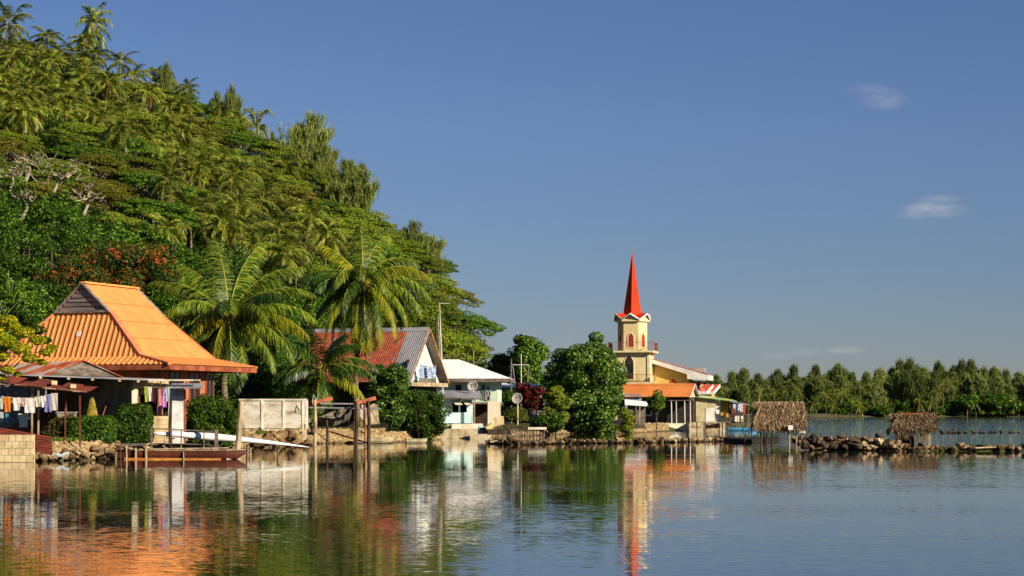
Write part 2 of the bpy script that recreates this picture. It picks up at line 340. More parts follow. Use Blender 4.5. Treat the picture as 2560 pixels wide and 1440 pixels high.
def frond(az, el0, Lr, droop, n=26, ll=.8, sag=.5, seg=1, w=.07, org=(0, 0, 0), twist=0):
    """one coconut frond: rachis points and leaflet quads"""
    pts = [np.array(org, float)]; K = 14; el = el0; d = []
    for i in range(K):
        el = el0 - droop * ((i + 1) / K) ** 1.25
        v = np.array([cos(az) * cos(el), sin(az) * cos(el), sin(el)]); d.append(v); pts.append(pts[-1] + v * Lr / K)
    side = np.array([-sin(az), cos(az), 0.0]); pts = np.array(pts); d = np.array(d); q = []
    if twist: side = side * cos(twist) + np.array([0, 0, sin(twist)])
    for sgn in (-1, 1):
        for k in range(n):
            t = .16 + .84 * (k + .5) / n; i = min(int(t * K), K - 1); fr = t * K - i
            p = pts[i] * (1 - fr) + pts[i + 1] * fr; f = d[i]
            l = ll * (sin(pi * min(1, (.12 + .86 * t))) ** .55 + .12) * rng.uniform(.85, 1.1)
            sg = sag * rng.uniform(.6, 1.4)
            v = side * sgn * cos(sg) * .85 + f * .55; v[2] -= sin(sg); v /= np.linalg.norm(v)
            wv = f * w * .5
            if seg == 1:
                e = p + v * l; q += [p - wv, p + wv, e + wv * .2, e - wv * .2]
            else:
                mid = p + v * l * .5; v2 = v + np.array([0, 0, -.55]) * (.5 + sg); v2 /= np.linalg.norm(v2); e = mid + v2 * l * .5
                q += [p - wv * .7, p + wv * .7, mid + wv, mid - wv, mid - wv, mid + wv, e + wv * .15, e - wv * .15]
    return pts, np.array(q)
def rach(mb, pts, r): mb.tube([pts[i] for i in range(0, len(pts), 2)], [r * (1 - .85 * i / (len(pts) - 1)) for i in range(0, len(pts), 2)], 4)
def join_np(name, q, mb, mats, parent, mi_q=0, mi_b=1):
    nb = len(mb.v); v = np.concatenate([np.asarray(mb.v, float).reshape(-1, 3), np.asarray(q, float).reshape(-1, 3)]); nq = len(q) // 4
    me = bpy.data.meshes.new(name)
    fs = mb.f + [(nb + 4 * i, nb + 4 * i + 1, nb + 4 * i + 2, nb + 4 * i + 3) for i in range(nq)]
    me.from_pydata(v.tolist(), [], fs); o = link_mesh(name, me, mats, parent)
    me.polygons.foreach_set('material_index', [mi_b] * len(mb.f) + [mi_q] * nq); return o

def ordn(n):
    a = 'zeroth first second third fourth fifth sixth seventh eighth ninth tenth eleventh twelfth thirteenth fourteenth fifteenth sixteenth seventeenth eighteenth nineteenth'.split()
    if n < 20: return a[n]
    t = {2: 'twent', 3: 'thirt', 4: 'fort', 5: 'fift', 6: 'sixt', 7: 'sevent', 8: 'eight', 9: 'ninet'}
    if n >= 100: return 'hundredth' if n == 100 else 'hundred and ' + ordn(n - 100)
    return t[n // 10] + ('ieth' if n % 10 == 0 else 'y-' + a[n % 10])

class Kind:
    """a prototype thing with parts; put() moves the prototype first, then makes linked copies"""
    def __init__(s, root, variants=None): s.root = root; s.used = False
    def put(s, loc, rz=0, sc=1.0, label=None, group=None, tilt=(0, 0)):
        if not s.used: r = s.root; s.used = True
        else:
            r = s.root.copy(); COL.objects.link(r)
            for ch in s.root.children:
                c = ch.copy(); COL.objects.link(c); c.parent = r
                for gch in ch.children:
                    gc = gch.copy(); COL.objects.link(gc); gc.parent = c
        r.location = loc; r.rotation_euler = (tilt[0], tilt[1], rz); r.scale = sc if isinstance(sc, tuple) else (sc, sc, sc)
        if label: r['label'] = label
        if group: r['group'] = group
        return r
def proto(name, cat): return thing(name, (0, 0, 0), None, cat)

def palm_proto(seed, H, nf=20, Lf=4.2, lean=.6, leafs=26, dead=2):
    global rng; rng = np.random.default_rng(seed); random.seed(seed)
    r = proto('coconut_palm', 'palm'); tx = lean * random.uniform(-1, 1); ty = lean * random.uniform(-1, 1)
    mb = MB(); pts = [(tx * t * t, ty * t * t, H * t - (1.0 if t == 0 else 0)) for t in [i / 7 for i in range(8)]]
    mb.tube(pts, [.2, .15, .13, .12, .12, .11, .11, .13], 7); mb.build('trunk', m_palmtrunk, r)
    top = (tx, ty, H); qs = []; mb = MB()
    cuts = []
    for k in range(nf):
        t = k / nf; az = k * 2.4 + rng.uniform(-.3, .3); el = 1.35 - 1.9 * t + rng.uniform(-.15, .15)
        pt, q = frond(az, el, Lf * rng.uniform(.9, 1.2), 1.0 + .7 * (1 - t) * rng.uniform(.5, 1.2), leafs, 1.05, .35 + .5 * t, 1, .17, top); qs.append(q); rach(mb, pt, .035)
    q = np.concatenate(qs); o = join_np('crown', q, mb, [lf_hpalm, m_rachis], r)
    # the oldest fronds are dry
    qs = []; mb = MB()
    for k in range(dead):
        pt, q = frond(rng.uniform(0, 6.28), -.5 + rng.uniform(-.3, .2), Lf * .8, .9, leafs - 6, .6, 1.0, 1, .09, top); qs.append(q); rach(mb, pt, .03)
    for k in range(5):
        a = rng.uniform(0, 6.28); mb.box((tx + .25 * cos(a), ty + .25 * sin(a), H - .25), (.22, .22, .26), a)
    join_np('dry_fronds', np.concatenate(qs), mb, [lf_palmd, m_coco], r)
    return r
def branches(mb, base, tips, r0, wig=.12, seg=5):
    for tp in tips:
        b = Vector(base); tp = Vector(tp); l = (tp - b).length; pts = []
        for i in range(seg + 1):
            t = i / seg; p = b.lerp(tp, t); p.z += -sin(t * pi) * l * .10
            if 0 < i < seg: p += Vector((random.uniform(-1, 1), random.uniform(-1, 1), random.uniform(-1, 1))) * l * wig * .5
            pts.append(p)
        mb.tube(pts, [r0 * (1 - .8 * i / seg) for i in range(seg + 1)], 5)
def umbrella_proto(seed, Rr=5.5, H=5.5, K=34, leaves=330, bark=None, lm=None):
    global rng; rng = np.random.default_rng(seed); random.seed(seed)
    r = proto('umbrella_tree', 'tree'); c = []; rad = []
    for k in range(K):
        rr = Rr * math.sqrt((k + .5) / K) * rng.uniform(.85, 1.05); a = k * 2.4 + rng.uniform(-.4, .4)
        c.append((rr * cos(a), rr * sin(a), H + 2.0 * (1 - (rr / Rr) ** 2) + rng.uniform(-.7, .5))); rad.append(rng.uniform(1.1, 1.9))
    mb = MB(); fk = [(rng.uniform(-1, 1), rng.uniform(-1, 1), H * .45) for _ in range(3)]
    mb.tube([(0, 0, -1.2), (0.1, 0, H * .2), (0, .1, H * .4)], [.3, .24, .2], 7); branches(mb, (0, 0, H * .3), fk, .2)
    for i, cc in enumerate(c): branches(mb, fk[i % 3], [cc], .1, .3)
    mb.build('trunk', bark or m_palebark, r)
    v = clumps(c, rad, [leaves] * K, .36, squash=.24, out=.25, up=.9, asp=.5)
    link_mesh('crown', np_mesh('crown', v), lm or lf_umb, r); return r
def broad_proto(seed, rx, rz, zc, K=34, per=130, leaf=.42, lm=None, name='broadleaf_tree', ry=None, cr=(.9, 1.5), fill=.3, cat='tree', zmin=-.8, bark=None):
    global rng; rng = np.random.default_rng(seed); random.seed(seed)
    r = proto(name, cat); ry = ry or rx
    c = ell_centres(K, rx - cr[0] * .8, ry - cr[0] * .8, rz - cr[0] * .8, zc, fill, zmin); rad = rng.uniform(cr[0], cr[1], len(c))
    c += rng.normal(size=c.shape) * .18 * (rx, ry, rz * .6) * .5
    mb = MB(); mb.tube([(0, 0, -.8), (.1, .05, zc * .35), (0, 0, zc * .7)], [max(.08, rx * .07), max(.06, rx * .055), max(.05, rx * .04)], 7)
    branches(mb, (0, 0, zc * .45), [tuple(q) for q in c[::2]], max(.03, rx * .03)); mb.build('trunk', bark or m_bark, r)
    v = clumps(c, rad, [per] * len(c), leaf, squash=.75, out=.7, up=.45)
    link_mesh('crown', np_mesh('crown', v), lm or lf_broad, r); return r
def casuarina_proto(seed, H=12, Rr=2.6, nb=46, per=60, leafm=None, nl=1.1, lw=.06, lean=0, fork=False, z0=.15, scat=.16, upb=.2):
    """feathery conical tree: upswept branches hung with thin drooping needles"""
    global rng; rng = np.random.default_rng(seed); random.seed(seed)
    r = proto('casuarina_tree', 'tree'); mb = MB()
    mb.tube([(0, 0, -.8), (lean * .2, 0, H * .4), (lean, 0, H * .97)], [.22, .14, .02], 6); cs, ts = [], []
    tops = [(lean, 0, H)] + ([(lean + rng.uniform(-1.5, 1.5) * Rr * .4, rng.uniform(-1, 1), H * rng.uniform(.75, .93)) for _ in range(2)] if fork else [])
    for k in range(nb):
        t = z0 + (1 - z0) * (k / nb) ** .85; tp = tops[k % len(tops)]; a = k * 2.4 + rng.uniform(-.5, .5); l = Rr * (1 - t) ** .6 * rng.uniform(.35, 1.25) + .35
        b = np.array([tp[0] * t, tp[1] * t, tp[2] * t]); K = 6; p = b.copy(); el = rng.uniform(.35, 1.0); path = [p.copy()]
        for i in range(K):
            el += .10; p = p + np.array([cos(a) * cos(el), sin(a) * cos(el), sin(el)]) * l / K; path.append(p.copy())
        mb.tube([tuple(path[0]), tuple(path[3]), tuple(path[6])], [.05, .03, .01], 4, cap=False)
        u = rng.uniform(.15, 1.05, per) * K; i0 = np.clip(u.astype(int), 0, K - 1); fr = (u - i0)[:, None]; path = np.array(path)
        q = path[i0] * (1 - fr) + path[i0 + 1] * fr + rng.normal(size=(per, 3)) * scat * (1 + .04 * H)
        d = (path[i0 + 1] - path[i0]); d /= np.linalg.norm(d, axis=1)[:, None]; d = d * .9 + rng.normal(size=(per, 3)) * .32 + (0, 0, upb)
        cs.append(q); ts.append(d / np.linalg.norm(d, axis=1)[:, None])
    mb.build('trunk', m_bark, r); c = np.concatenate(cs); tg = np.concatenate(ts); nn = np.cross(tg, unit(len(c))); nn /= np.linalg.norm(nn, axis=1)[:, None]
    v = leaf_quads(c, nn, nl * rng.uniform(.6, 1.4, len(c)), lw / nl * 1.6, tg)
    link_mesh('crown', np_mesh('crown', v), leafm or lf_cas, r); return r
# ---------------------------------------------------------------- planting
def hill_hit(px, py, hgt):
    d = np.arange(150, 520, 1.0); x = (px - 1280) / FPX * d; gzv = ground(x, d); zz = HC - (py - HY) / FPX * d
    w = np.where(zz <= gzv + hgt)[0]
    return float(d[w[0]]) if len(w) else None
placed = []                                  # (x, y, r, kind)
rows = {}
def rec(o, kind, x, y, ztop, phrase):
    px = 1280 + FPX * x / y; py = HY - FPX * (ztop - HC) / y; rows.setdefault(kind, []).append((o, px, py, phrase))
def label_rows(kind, nrow, y0, y1):
    names = {}
    bands = {}
    for o, px, py, ph in rows.get(kind, []): bands.setdefault(int(min(nrow - 1, max(0, (py - y0) / (y1 - y0) * nrow))), []).append((px, o, ph))
    for b, ls in bands.items():
        ls.sort(key=lambda q: q[0])
        for i, (px, o, ph) in enumerate(ls):
            o['label'] = ph % (ordn(i + 1), 'the top row' if b == 0 else 'the %s row down' % ordn(b + 1))
palms = [Kind(palm_proto(100 + i, H, nf, Lf, lean, dead=dd)) for i, (H, nf, Lf, lean, dd) in enumerate([(6.5, 20, 4.2, .8, 2), (5.2, 18, 4.5, .3, 1), (8, 19, 4.0, 1.3, 4), (4.4, 17, 4.7, .2, 1), (6.0, 22, 4.0, 1.6, 3)])]
PH = [6.5, 5.2, 8, 4.4, 6.0]
def put_palm(px, py, rpx, k=None, hgt=None):
    k = random.randrange(5) if k is None else k
    d = hill_hit(px, py, hgt or PH[k])
    if d is None: d = float(np.interp(px, crp, crd)) + 5
    sc = max(.75, min(1.6, rpx * d / FPX / 3.1)); x = X(px, d); g0 = gz1(x, d); zt = Z(py, d) + 1.0
    if zt - g0 < PH[k] * sc * .3: g0 = zt - PH[k] * sc * .6
    base = zt - PH[k] * sc
    o = palms[k].put((x, d, min(base, g0 + .3) if zt - g0 < PH[k] * sc * 1.1 else base), random.uniform(0, 6.28), sc, group='coconut palms on the hillside')
    if zt - g0 > PH[k] * sc * 1.1: o.scale = (sc, sc, (zt - g0) / PH[k]); o.location.z = g0
    placed.append((x, d, 3.0 * sc)); rec(o, 'hp', x, d, zt, '%s coconut palm from the left in %s of hill palms')
random.seed(3)
HP = [(25, 75, 44), (-25, 95, 40), (140, 108, 36), (198, 112, 36), (240, 78, 38), (95, 145, 35), (128, 165, 35), (190, 150, 35), (258, 150, 38), (300, 168, 34), (332, 208, 38), (28, 205, 50), (200, 205, 42), (78, 245, 40), (140, 240, 40), (190, 268, 50), (262, 222, 38), (392, 235, 38), (415, 238, 32), (482, 285, 44), (545, 325, 34), (600, 325, 32), (640, 345, 30), (255, 320, 36), (290, 350, 40), (345, 352, 42), (382, 372, 38), (410, 418, 45), (450, 400, 38), (488, 450, 42), (520, 455, 50), (562, 420, 35), (430, 470, 42), (620, 455, 38), (478, 552, 66), (640, 440, 42), (602, 548, 50), (560, 515, 45), (705, 440, 42), (655, 515, 48), (600, 600, 60), (560, 300, 30), (690, 660, 55), (430, 290, 36), (362, 246, 34), (20, 275, 44), (60, 300, 40), (330, 290, 40), (445, 330, 36), (510, 380, 36), (760, 560, 50), (700, 590, 50), (740, 640, 46), (640, 640, 50), (520, 560, 55), (445, 600, 50), (560, 590, 50), (110, 205, 40), (230, 180, 36), (165, 300, 40), (0, 330, 44), (310, 235, 35), (475, 240, 28), (220, 300, 38), (590, 470, 40), (100, 290, 36), (380, 310, 36), (810, 610, 44)]
for a in HP: put_palm(*a)
umbs = [Kind(umbrella_proto(200 + i, Rr, H, K_, 330, None, lm)) for i, (Rr, H, K_, lm) in enumerate([(5.5, 5.0, 30, lf_umb), (6.5, 5.5, 34, lf_umbb), (4.8, 4.6, 22, lf_umbc), (6, 6.2, 30, lf_umb)])]
UR = [5.5, 6.5, 4.8, 6]; UH = [6.3, 6.8, 5.8, 7.4]
hbro = [Kind(broad_proto(230 + i, rx, rz, zc, K, 120, .4, lm)) for i, (rx, rz, zc, K, lm) in enumerate([(3.6, 3.0, 3.6, 30, lf_dark), (3.0, 2.6, 3.0, 26, lf_broad), (2.6, 2.4, 2.8, 22, lf_lime)])]
BH = [6.6, 5.6, 5.2]
def zone(px, py):
    """which kind grows where on the slope"""
    if py < 330 - .0 * px and px < 330: return 'palm' if random.random() < .3 else ('lime' if random.random() < .6 else 'broad')
    if py > 470 + .0 * px and px < 170: return 'dark'
    if px < 420 and py > 560: return 'dark'
    if py > 620 and px < 800: return 'dark' if random.random() < .6 else 'broad'
    if 360 < px < 760 and abs(py - (400 + (px - 380) * .62)) < 75 and random.random() < .4: return 'palm'
    return 'umb' if random.random() < .88 else 'broad'
random.seed(5)
d = 176.0
while d < 500:
    st = 6.6; x0, x1 = X(-260, d), X(1172, d); x = x0 + random.uniform(0, st)
    while x < x1:
        xx = x + random.uniform(-1.6, 1.6); dd = d + random.uniform(-2.4, 2.4); px = 1280 + FPX * xx / dd
        dc = float(np.interp(px, crp, crd)); df = float(np.interp(px, ftp, ftd)); x += st
        if dd > dc + 7 or dd < df + 3: continue
        g0 = gz1(xx, dd); py = HY - FPX * (g0 + 5 - HC) / dd
        z = zone(px, py)
        if px < -200: continue
        if any((xx - a) ** 2 + (dd - b) ** 2 < (r_ + (2.2 if z == 'umb' else 1.0)) ** 2 for a, b, r_ in placed): continue
        if z == 'palm':
            k = random.randrange(5); sc = random.uniform(.75, 1.1)
            o = palms[k].put((xx, dd, g0), random.uniform(0, 6.28), sc, group='coconut palms on the hillside'); rec(o, 'hp', xx, dd, g0 + PH[k] * sc, '%s coconut palm from the left in %s of hill palms')
            placed.append((xx, dd, 2.4))
        elif z == 'umb':
            k = random.randrange(4); sc = random.uniform(.72, 1.08); zt = g0 + UH[k] * sc
            tilt = -.16 if px < 900 else -.05
            o = umbs[k].put((xx, dd, g0), random.uniform(-3, 3), (sc, sc, sc * random.uniform(.85, 1.1)), group='umbrella trees on the hillside', tilt=(.22, .20 if px > 300 else .05)); o.rotation_euler = (Matrix.Rotation(.20, 3, 'Y') @ Matrix.Rotation(.18, 3, 'X') @ Matrix.Rotation(random.uniform(-3, 3), 3, 'Z')).to_euler()
            rec(o, 'hu', xx, dd, zt, '%s flat-topped hill tree from the left in %s of them')
            placed.append((xx, dd, 3.0 * sc))
        else:
            k = {'dark': 0, 'broad': 1, 'lime': 2}[z]; sc = random.uniform(.8, 1.2)
            o = hbro[k].put((xx, dd, g0), random.uniform(-3, 3), sc, group='leafy trees on the hillside')
            rec(o, 'hb', xx, dd, g0 + BH[k] * sc, {'dark': '%s dark leafy tree', 'broad': '%s green leafy tree', 'lime': '%s yellow-green leafy tree'}[z] + ' from the left, %s of round hill trees')
            placed.append((xx, dd, 2.4 * sc))
    d += 5.8 if d < 330 else 6.6
label_rows('hp', 9, 60, 700); label_rows('hu', 9, 250, 900); label_rows('hb', 9, 90, 900)
# ground cover between the trees
global_n = 90000; rng = np.random.default_rng(5)
dd = rng.uniform(168, 480, global_n); px_ = rng.uniform(-250, 1290, global_n); xx = (px_ - 1280) / FPX * dd
ok = (dd > np.interp(px_, ftp, ftd) + 1) & (dd < np.interp(px_, crp, crd) + 8); dd, xx = dd[ok], xx[ok]; zz = ground(xx, dd) + rng.uniform(.1, 1.5, len(dd))
nn = unit(len(dd)) * .6 + (0, -.3, .8); nn /= np.linalg.norm(nn, axis=1)[:, None]
v = leaf_quads(np.stack([xx, dd, zz], 1), nn, rng.uniform(.5, 1.2, len(dd)), .6)
tag(link_mesh('undergrowth', np_mesh('undergrowth', v), m_under), 'dense green undergrowth covering the hillside between the trees', 'undergrowth', kind='stuff')

# casuarinas along the crest of the hill
cas = [Kind(casuarina_proto(300 + i, H, Rr, nb, 130, scat=.2, upb=.3, fork=fk, lean=ln)) for i, (H, Rr, nb, fk, ln) in enumerate([(14, 8.0, 80, True, 3.6), (9, 4.0, 44, True, .8), (15, 7.5, 80, True, 4.6)])]
CH = [14, 9, 15]
for (px, py, k, sc, rz, lb) in [(775, 300, 0, 1.25, 0, 'tallest feathery grey-green casuarina rising against the sky on the crest'), (850, 408, 2, 1.0, .3, 'leaning feathery casuarina just below the tallest casuarina of the crest'), (905, 440, 0, 1.0, -.3, 'casuarina with long sprays reaching out over the sky above the hill palms'), (408, 168, 1, .9, 1, 'small feathery casuarina on the crest beside the top palms'), (545, 240, 1, .8, 2, 'thin casuarina on the crest, first of the close pair'), (590, 232, 1, 1.0, 4, 'thin casuarina on the crest, second and taller of the close pair'), (458, 236, 1, .55, .4, 'very small casuarina poking above the crest palms'), (1035, 565, 0, .75, .1, 'loose casuarina on the lower crest behind the tall coconut palm'), (1070, 600, 2, .62, -.1, 'sloping casuarina on the lower crest at the edge of the umbrella trees'), (820, 370, 2, .8, .8, 'casuarina with dark sprays between the tallest and the leaning one'), (690, 340, 1, .7, 3, 'low casuarina on the crest before the tallest one')]:
    d = float(np.interp(px, crp, crd)) - 4; x = X(px, d); g0 = gz1(x, d); zt = Z(py, d); s_ = (zt - g0 + 1) / CH[k]
    o = cas[k].put((x - (3 * s_ if k != 1 else 0), d, g0 - 1), rz, (max(sc, .7) * 1.0, max(sc, .7), s_), lb, 'casuarinas on the hill crest')

# bare pale-branched umbrella trees in the hillside
def bare_tree(px, py, d, H, spread, seed, lb):
    random.seed(seed); x = X(px, d); z0 = Z(py, d); r = thing('bare_tree', (x, d, z0), lb, 'tree', 'pale branched trees on the hillside'); mb = MB()
    fork = Vector((x + .2, d, z0 + H * .35)); mb.tube([(x - .3, d, z0 - 1.5), (x + .25, d, z0 - .3), fork], [.2, .17, .14], 6)
    for k in range(6):
        a = (-1.45, -.9, -.2, .5, 1.15, 1.5)[k] + random.uniform(-.25, .25); l = spread * random.uniform(.45, 1.15)
        tip = fork + Vector((sin(a) * l, random.uniform(-2, 0), cos(a) * l * .6 + .2)); branches(mb, fork, [tip], .12, .3, 7)
        for j in range(4):
            m_ = fork.lerp(tip, .45 + .14 * j); branches(mb, m_, [m_ + Vector((random.uniform(-1, 1) * l * .3, random.uniform(-1, .4), random.uniform(.2, 1) * l * .28))], .07, .3, 4)
    mb.build('branches', m_palebark, r); return r
bare_tree(140, 452, 262, 2.2, 5.4, 1, 'tree with bright pale bare limbs spreading to the side, high in the umbrella trees')
bare_tree(28, 452, 262, 2.0, 3.0, 2, 'pale forked limbs showing at the edge beside the bright bare tree')
bare_tree(70, 425, 268, 2.2, 2.6, 3, 'thin pale twiggy tree between the two other bare-limbed trees')
bare_tree(215, 505, 232, 1.0, 3.4, 4, 'low pale limbs arching under an umbrella tree above the orange-leaved mango')
bare_tree(62, 515, 226, 2.2, 1.6, 5, 'slender pale double stem in the dark trees at the hill foot')

# ---------------------------------------------------------------- trees of the village
def one(root, loc, lb, cat='tree', rz=0, sc=1):
    return Kind(root).put(loc, rz, sc, lb)
def at(px, d, dz=0): x = X(px, d); return (x, d, max(gz1(x, d), 0) + dz)
one(broad_proto(400, 5.15, 6.6, 6.2, 140, 330, .42, lf_big, zmin=-.95, cr=(.9, 1.6), fill=.2, ry=5.0), (X(1466, 262), 262, 0), 'huge dark green dense rounded tree standing at the water between two houses')
one(broad_proto(401, 2.7, 5.5, 9.0, 60, 230, .45, lf_broad, zmin=-.95), (X(1322, 288), 288, .5), 'tall glossy green tree behind the mast with crossed yard')
one(broad_proto(402, 2.5, 4.8, 6.8, 44, 200, .45, lf_dark), (X(1255, 292), 292, .5), 'dark green leafy tree between the hill end and the mast')
one(broad_proto(403, 2.2, 3.5, 5.2, 30, 200, .42, lf_dark), (X(1395, 290), 290, .5), 'low dark tree filling the gap beside the huge rounded tree')
for i, (px, d, rx, rz, zc, lm, K, lb) in enumerate([
    (1388, 250, 2.0, 3.0, 3.2, lf_lime, 40, 'olive green fluffy bush next to the red croton'), (1335, 250, 1.5, 1.9, 3.2, lf_red, 26, 'dark red croton shrub behind the ground satellite dish'),
    (1372, 245, 2.1, 1.5, 1.6, lf_dark, 34, 'low green bush with white blossoms at the water edge'), (1287, 244, 1.6, 1.0, 1.4, lf_lime, 20, 'yellow-green shrub below the ground satellite dish'),
    (1262, 252, 1.8, 1.3, 3.0, lf_broad, 24, 'feathery green shrub beside the pale green house'), (1310, 262, 1.1, 1.2, 4.4, lf_red, 12, 'small red-leaved plant under the mast'),
    (1640, 276, 1.2, 1.5, 4.2, lf_broad, 22, 'small round-leaved tree on a pale stem before the long orange roof'), (1838, 318, 1.6, 1.6, 2.2, lf_dark, 16, 'green bush behind the verandah with hanging laundry'),
    (1565, 262, 1.3, 1.9, 1.7, lf_lime, 22, 'lighter green bush at the foot of the huge rounded tree')]):
    one(broad_proto(420 + i, rx, rz, zc, K, 170, .3, lm, 'shrub', cr=(.4, .8), fill=.3, cat='bush'), at(px, d), lb)
one(broad_proto(440, 1.9, 3.5, 3.6, 90, 200, .36, lf_big, cr=(.5, .95), zmin=-.98), at(972, 194.5), 'bright green large-leaved tree in front of the rusty pitched roof', sc=(1, 1, 1))
one(broad_proto(441, 2.6, 2.75, 2.75, 110, 220, .24, lf_dark, cr=(.5, .9), zmin=-.98), at(1050, 197.5, -.2), 'dark small-leaved tree overhanging the small moored boat')
one(broad_proto(442, 2.0, 2.0, 2.2, 120, 230, .16, lf_broad, cr=(.35, .65), zmin=-.8, name='hibiscus_bush', cat='bush', ry=1.3), at(527, 132.0), 'large round bush with pale orange blossoms between the white shed and concrete fence')
# clipped hedges
def hedge(name, px0, px1, py0, py1, d, dep, lm, seed, lb, leaf=.15, n=9000, jag=.12):
    global rng; rng = np.random.default_rng(seed); x0, x1, z0, z1 = X(px0, d), X(px1, d), Z(py1, d), Z(py0, d)
    r = thing(name, ((x0 + x1) / 2, d, z0), lb, 'bush'); lx, lz = (x1 - x0) / 2, (z1 - z0) / 2
    u = rng.uniform(-1, 1, (n, 3)); f = rng.integers(0, 3, n); sg = np.where(rng.random(n) < .5, -1.0, 1.0); u[np.arange(n), f] = sg * rng.uniform(.8, 1.04, n)
    pn = np.sign(u) * np.abs(u) ** 6 + rng.normal(size=(n, 3)) * .35 + (0, 0, .25); pn /= np.linalg.norm(pn, axis=1)[:, None]
    rad = (np.abs(u) ** 5).sum(1)[:, None] ** .2; u = u / np.maximum(rad, 1); p = u * (lx, dep / 2, lz); p += rng.normal(size=p.shape) * jag * .4 + np.stack([vnoise(p[:, 0], p[:, 2], .5) * jag] * 3, 1) * np.sign(u) * .6
    link_mesh('foliage', np_mesh('foliage', leaf_quads(p + (0, 0, lz), pn, leaf * rng.uniform(.6, 1.4, n), .55)), lm, r)
    mb = MB(); random.seed(seed)
    for k in range(9): branches(mb, (x0 + (x1 - x0) * (k + .5) / 9, d, z0), [(x0 + (x1 - x0) * random.random(), d + random.uniform(-.3, .3) * dep, z0 + (z1 - z0) * .8)], .03)
    mb.build('stems', m_bark, r); return r
hedge('clipped_bush', 291, 378, 1010, 1107, 128.6, 1.6, lf_dark, 1, 'tall boxy clipped green bush before the grey block wall', n=14000)
hedge('hedge', 172, 289, 1042, 1106, 127, 1.8, lf_dark, 2, 'long low green hedge with a few red flowers above the stone bank', n=14000)
hedge('dry_hedge', 112, 185, 1044, 1104, 127.4, 1.5, leafmat('leaf_drybrown', [g(70, 56, 30), g(88, 80, 36), g(50, 64, 24), g(110, 84, 50)]), 3, 'half dry brownish shrub at the end of the low hedge', n=4500, jag=.25)
# dark crowns at the foot of the hill
for i, (px, py, d, rx, rz, lm, lb) in enumerate([
    (40, 560, 196, 4.4, 4.6, lf_dark, 'dark tree with hanging branches at the hill foot behind the yellow tree'), (145, 500, 214, 4.0, 3.6, lf_dark, 'dark green tree below the low pale limbs'),
    (180, 640, 186, 3.2, 3.4, lf_mango, 'mango tree with rusty new leaves, the smaller part by the utility pole'), (272, 585, 190, 4.2, 4.6, lf_mango, 'big mango tree with bright rust-orange new leaves above the orange roof'),
    (365, 600, 192, 3.6, 4.0, lf_mango, 'mango tree with olive and rust leaves before the first hill palms'), (115, 700, 176, 3.8, 3.6, lf_dark, 'dark tree touching the gabled end of the orange roof'),
    (20, 680, 168, 3.6, 4.0, lf_broad, 'green tree with thin branches behind the yellow blossoming tree'), (420, 690, 190, 3.6, 4.2, lf_dark, 'dark tree behind the ridge of the orange roof'),
    (660, 720, 206, 4.4, 5.0, lf_dark, 'dark tree in the shade between the two tall coconut palms'), (760, 700, 212, 4.0, 5.4, lf_broad, 'green tree above the rusty roof between the tall palms'),
    (500, 800, 186, 4.0, 5.2, lf_dark, 'dark shaded tree behind the trunk of the broad coconut palm'), (640, 860, 196, 4.4, 4.8, lf_dark, 'dark shaded tree over the concrete fence'),
    (1030, 740, 236, 3.8, 4.2, lf_umb, 'green tree behind the ridge of the rusty roof'), (860, 690, 226, 4.0, 4.6, lf_dark, 'dark tree right behind the crown of the drooping coconut palm'), (730, 900, 190, 2.6, 3.6, lf_dark, 'dark shaded bush behind the little palm')]):
    x = X(px, d); g0 = gz1(x, d); zt = Z(py, d); zc = max(zt - g0, rz + .5) - rz
    one(broad_proto(460 + i, rx, rz, zc, 64, 260, .28, lm, zmin=-.98, cr=(.8, 1.4)), (x, d, g0), lb)
# yellow tree leaning in from the edge
def edge_tree(px, py, d, lm, seed, lb, pads, tx, leaf=.18, pale=False):
    global rng; rng = np.random.default_rng(seed); random.seed(seed); r = thing('overhanging_tree', (X(tx, d), d, .8), lb, 'tree')
    base = Vector((X(tx, d), d, .8)); mb = MB(); fork = Vector((X(tx + 25, d), d, Z(960, d))); mb.tube([base, fork], [.2, .14], 7)
    cs = [P(a, b, d + random.uniform(-1.2, 1.2)) for a, b, rr in pads]
    for c in cs: branches(mb, fork, [c], .05, .25, 5)
    mb.build('branches', m_palebark if pale else m_bark, r)
    o3 = np.array(ORG[r]); v = clumps([np.array(c) - o3 for c in cs], [rr for a, b, rr in pads], [int(1000 * rr) for a, b, rr in pads], leaf, squash=.55, out=.3, up=.8)
    link_mesh('crown', np_mesh('crown', v), lm, r); return r
random.seed(8)
edge_tree(0, 0, 118, lf_yel, 9, 'tree with bright yellow and green leaves hanging before the orange roof', [(20, 800, .55), (60, 830, .6), (10, 850, .65), (95, 850, .5), (50, 870, .65), (115, 880, .4), (0, 890, .6), (75, 895, .5), (30, 815, .5), (130, 868, .3), (20, 925, .4), (-20, 830, .8), (-30, 880, .8), (45, 935, .25), (105, 905, .3), (0, 945, .35)], -120)
edge_tree(0, 0, 124, lf_dark, 10, 'green crown with bare twigs just above the yellow tree', [(70, 800, .55), (95, 825, .5), (110, 850, .45), (50, 785, .5), (40, 690, .35), (15, 740, .5), (-10, 700, .7), (75, 720, .25), (85, 770, .3), (20, 660, .4), (-30, 640, .8)], -160, pale=True)

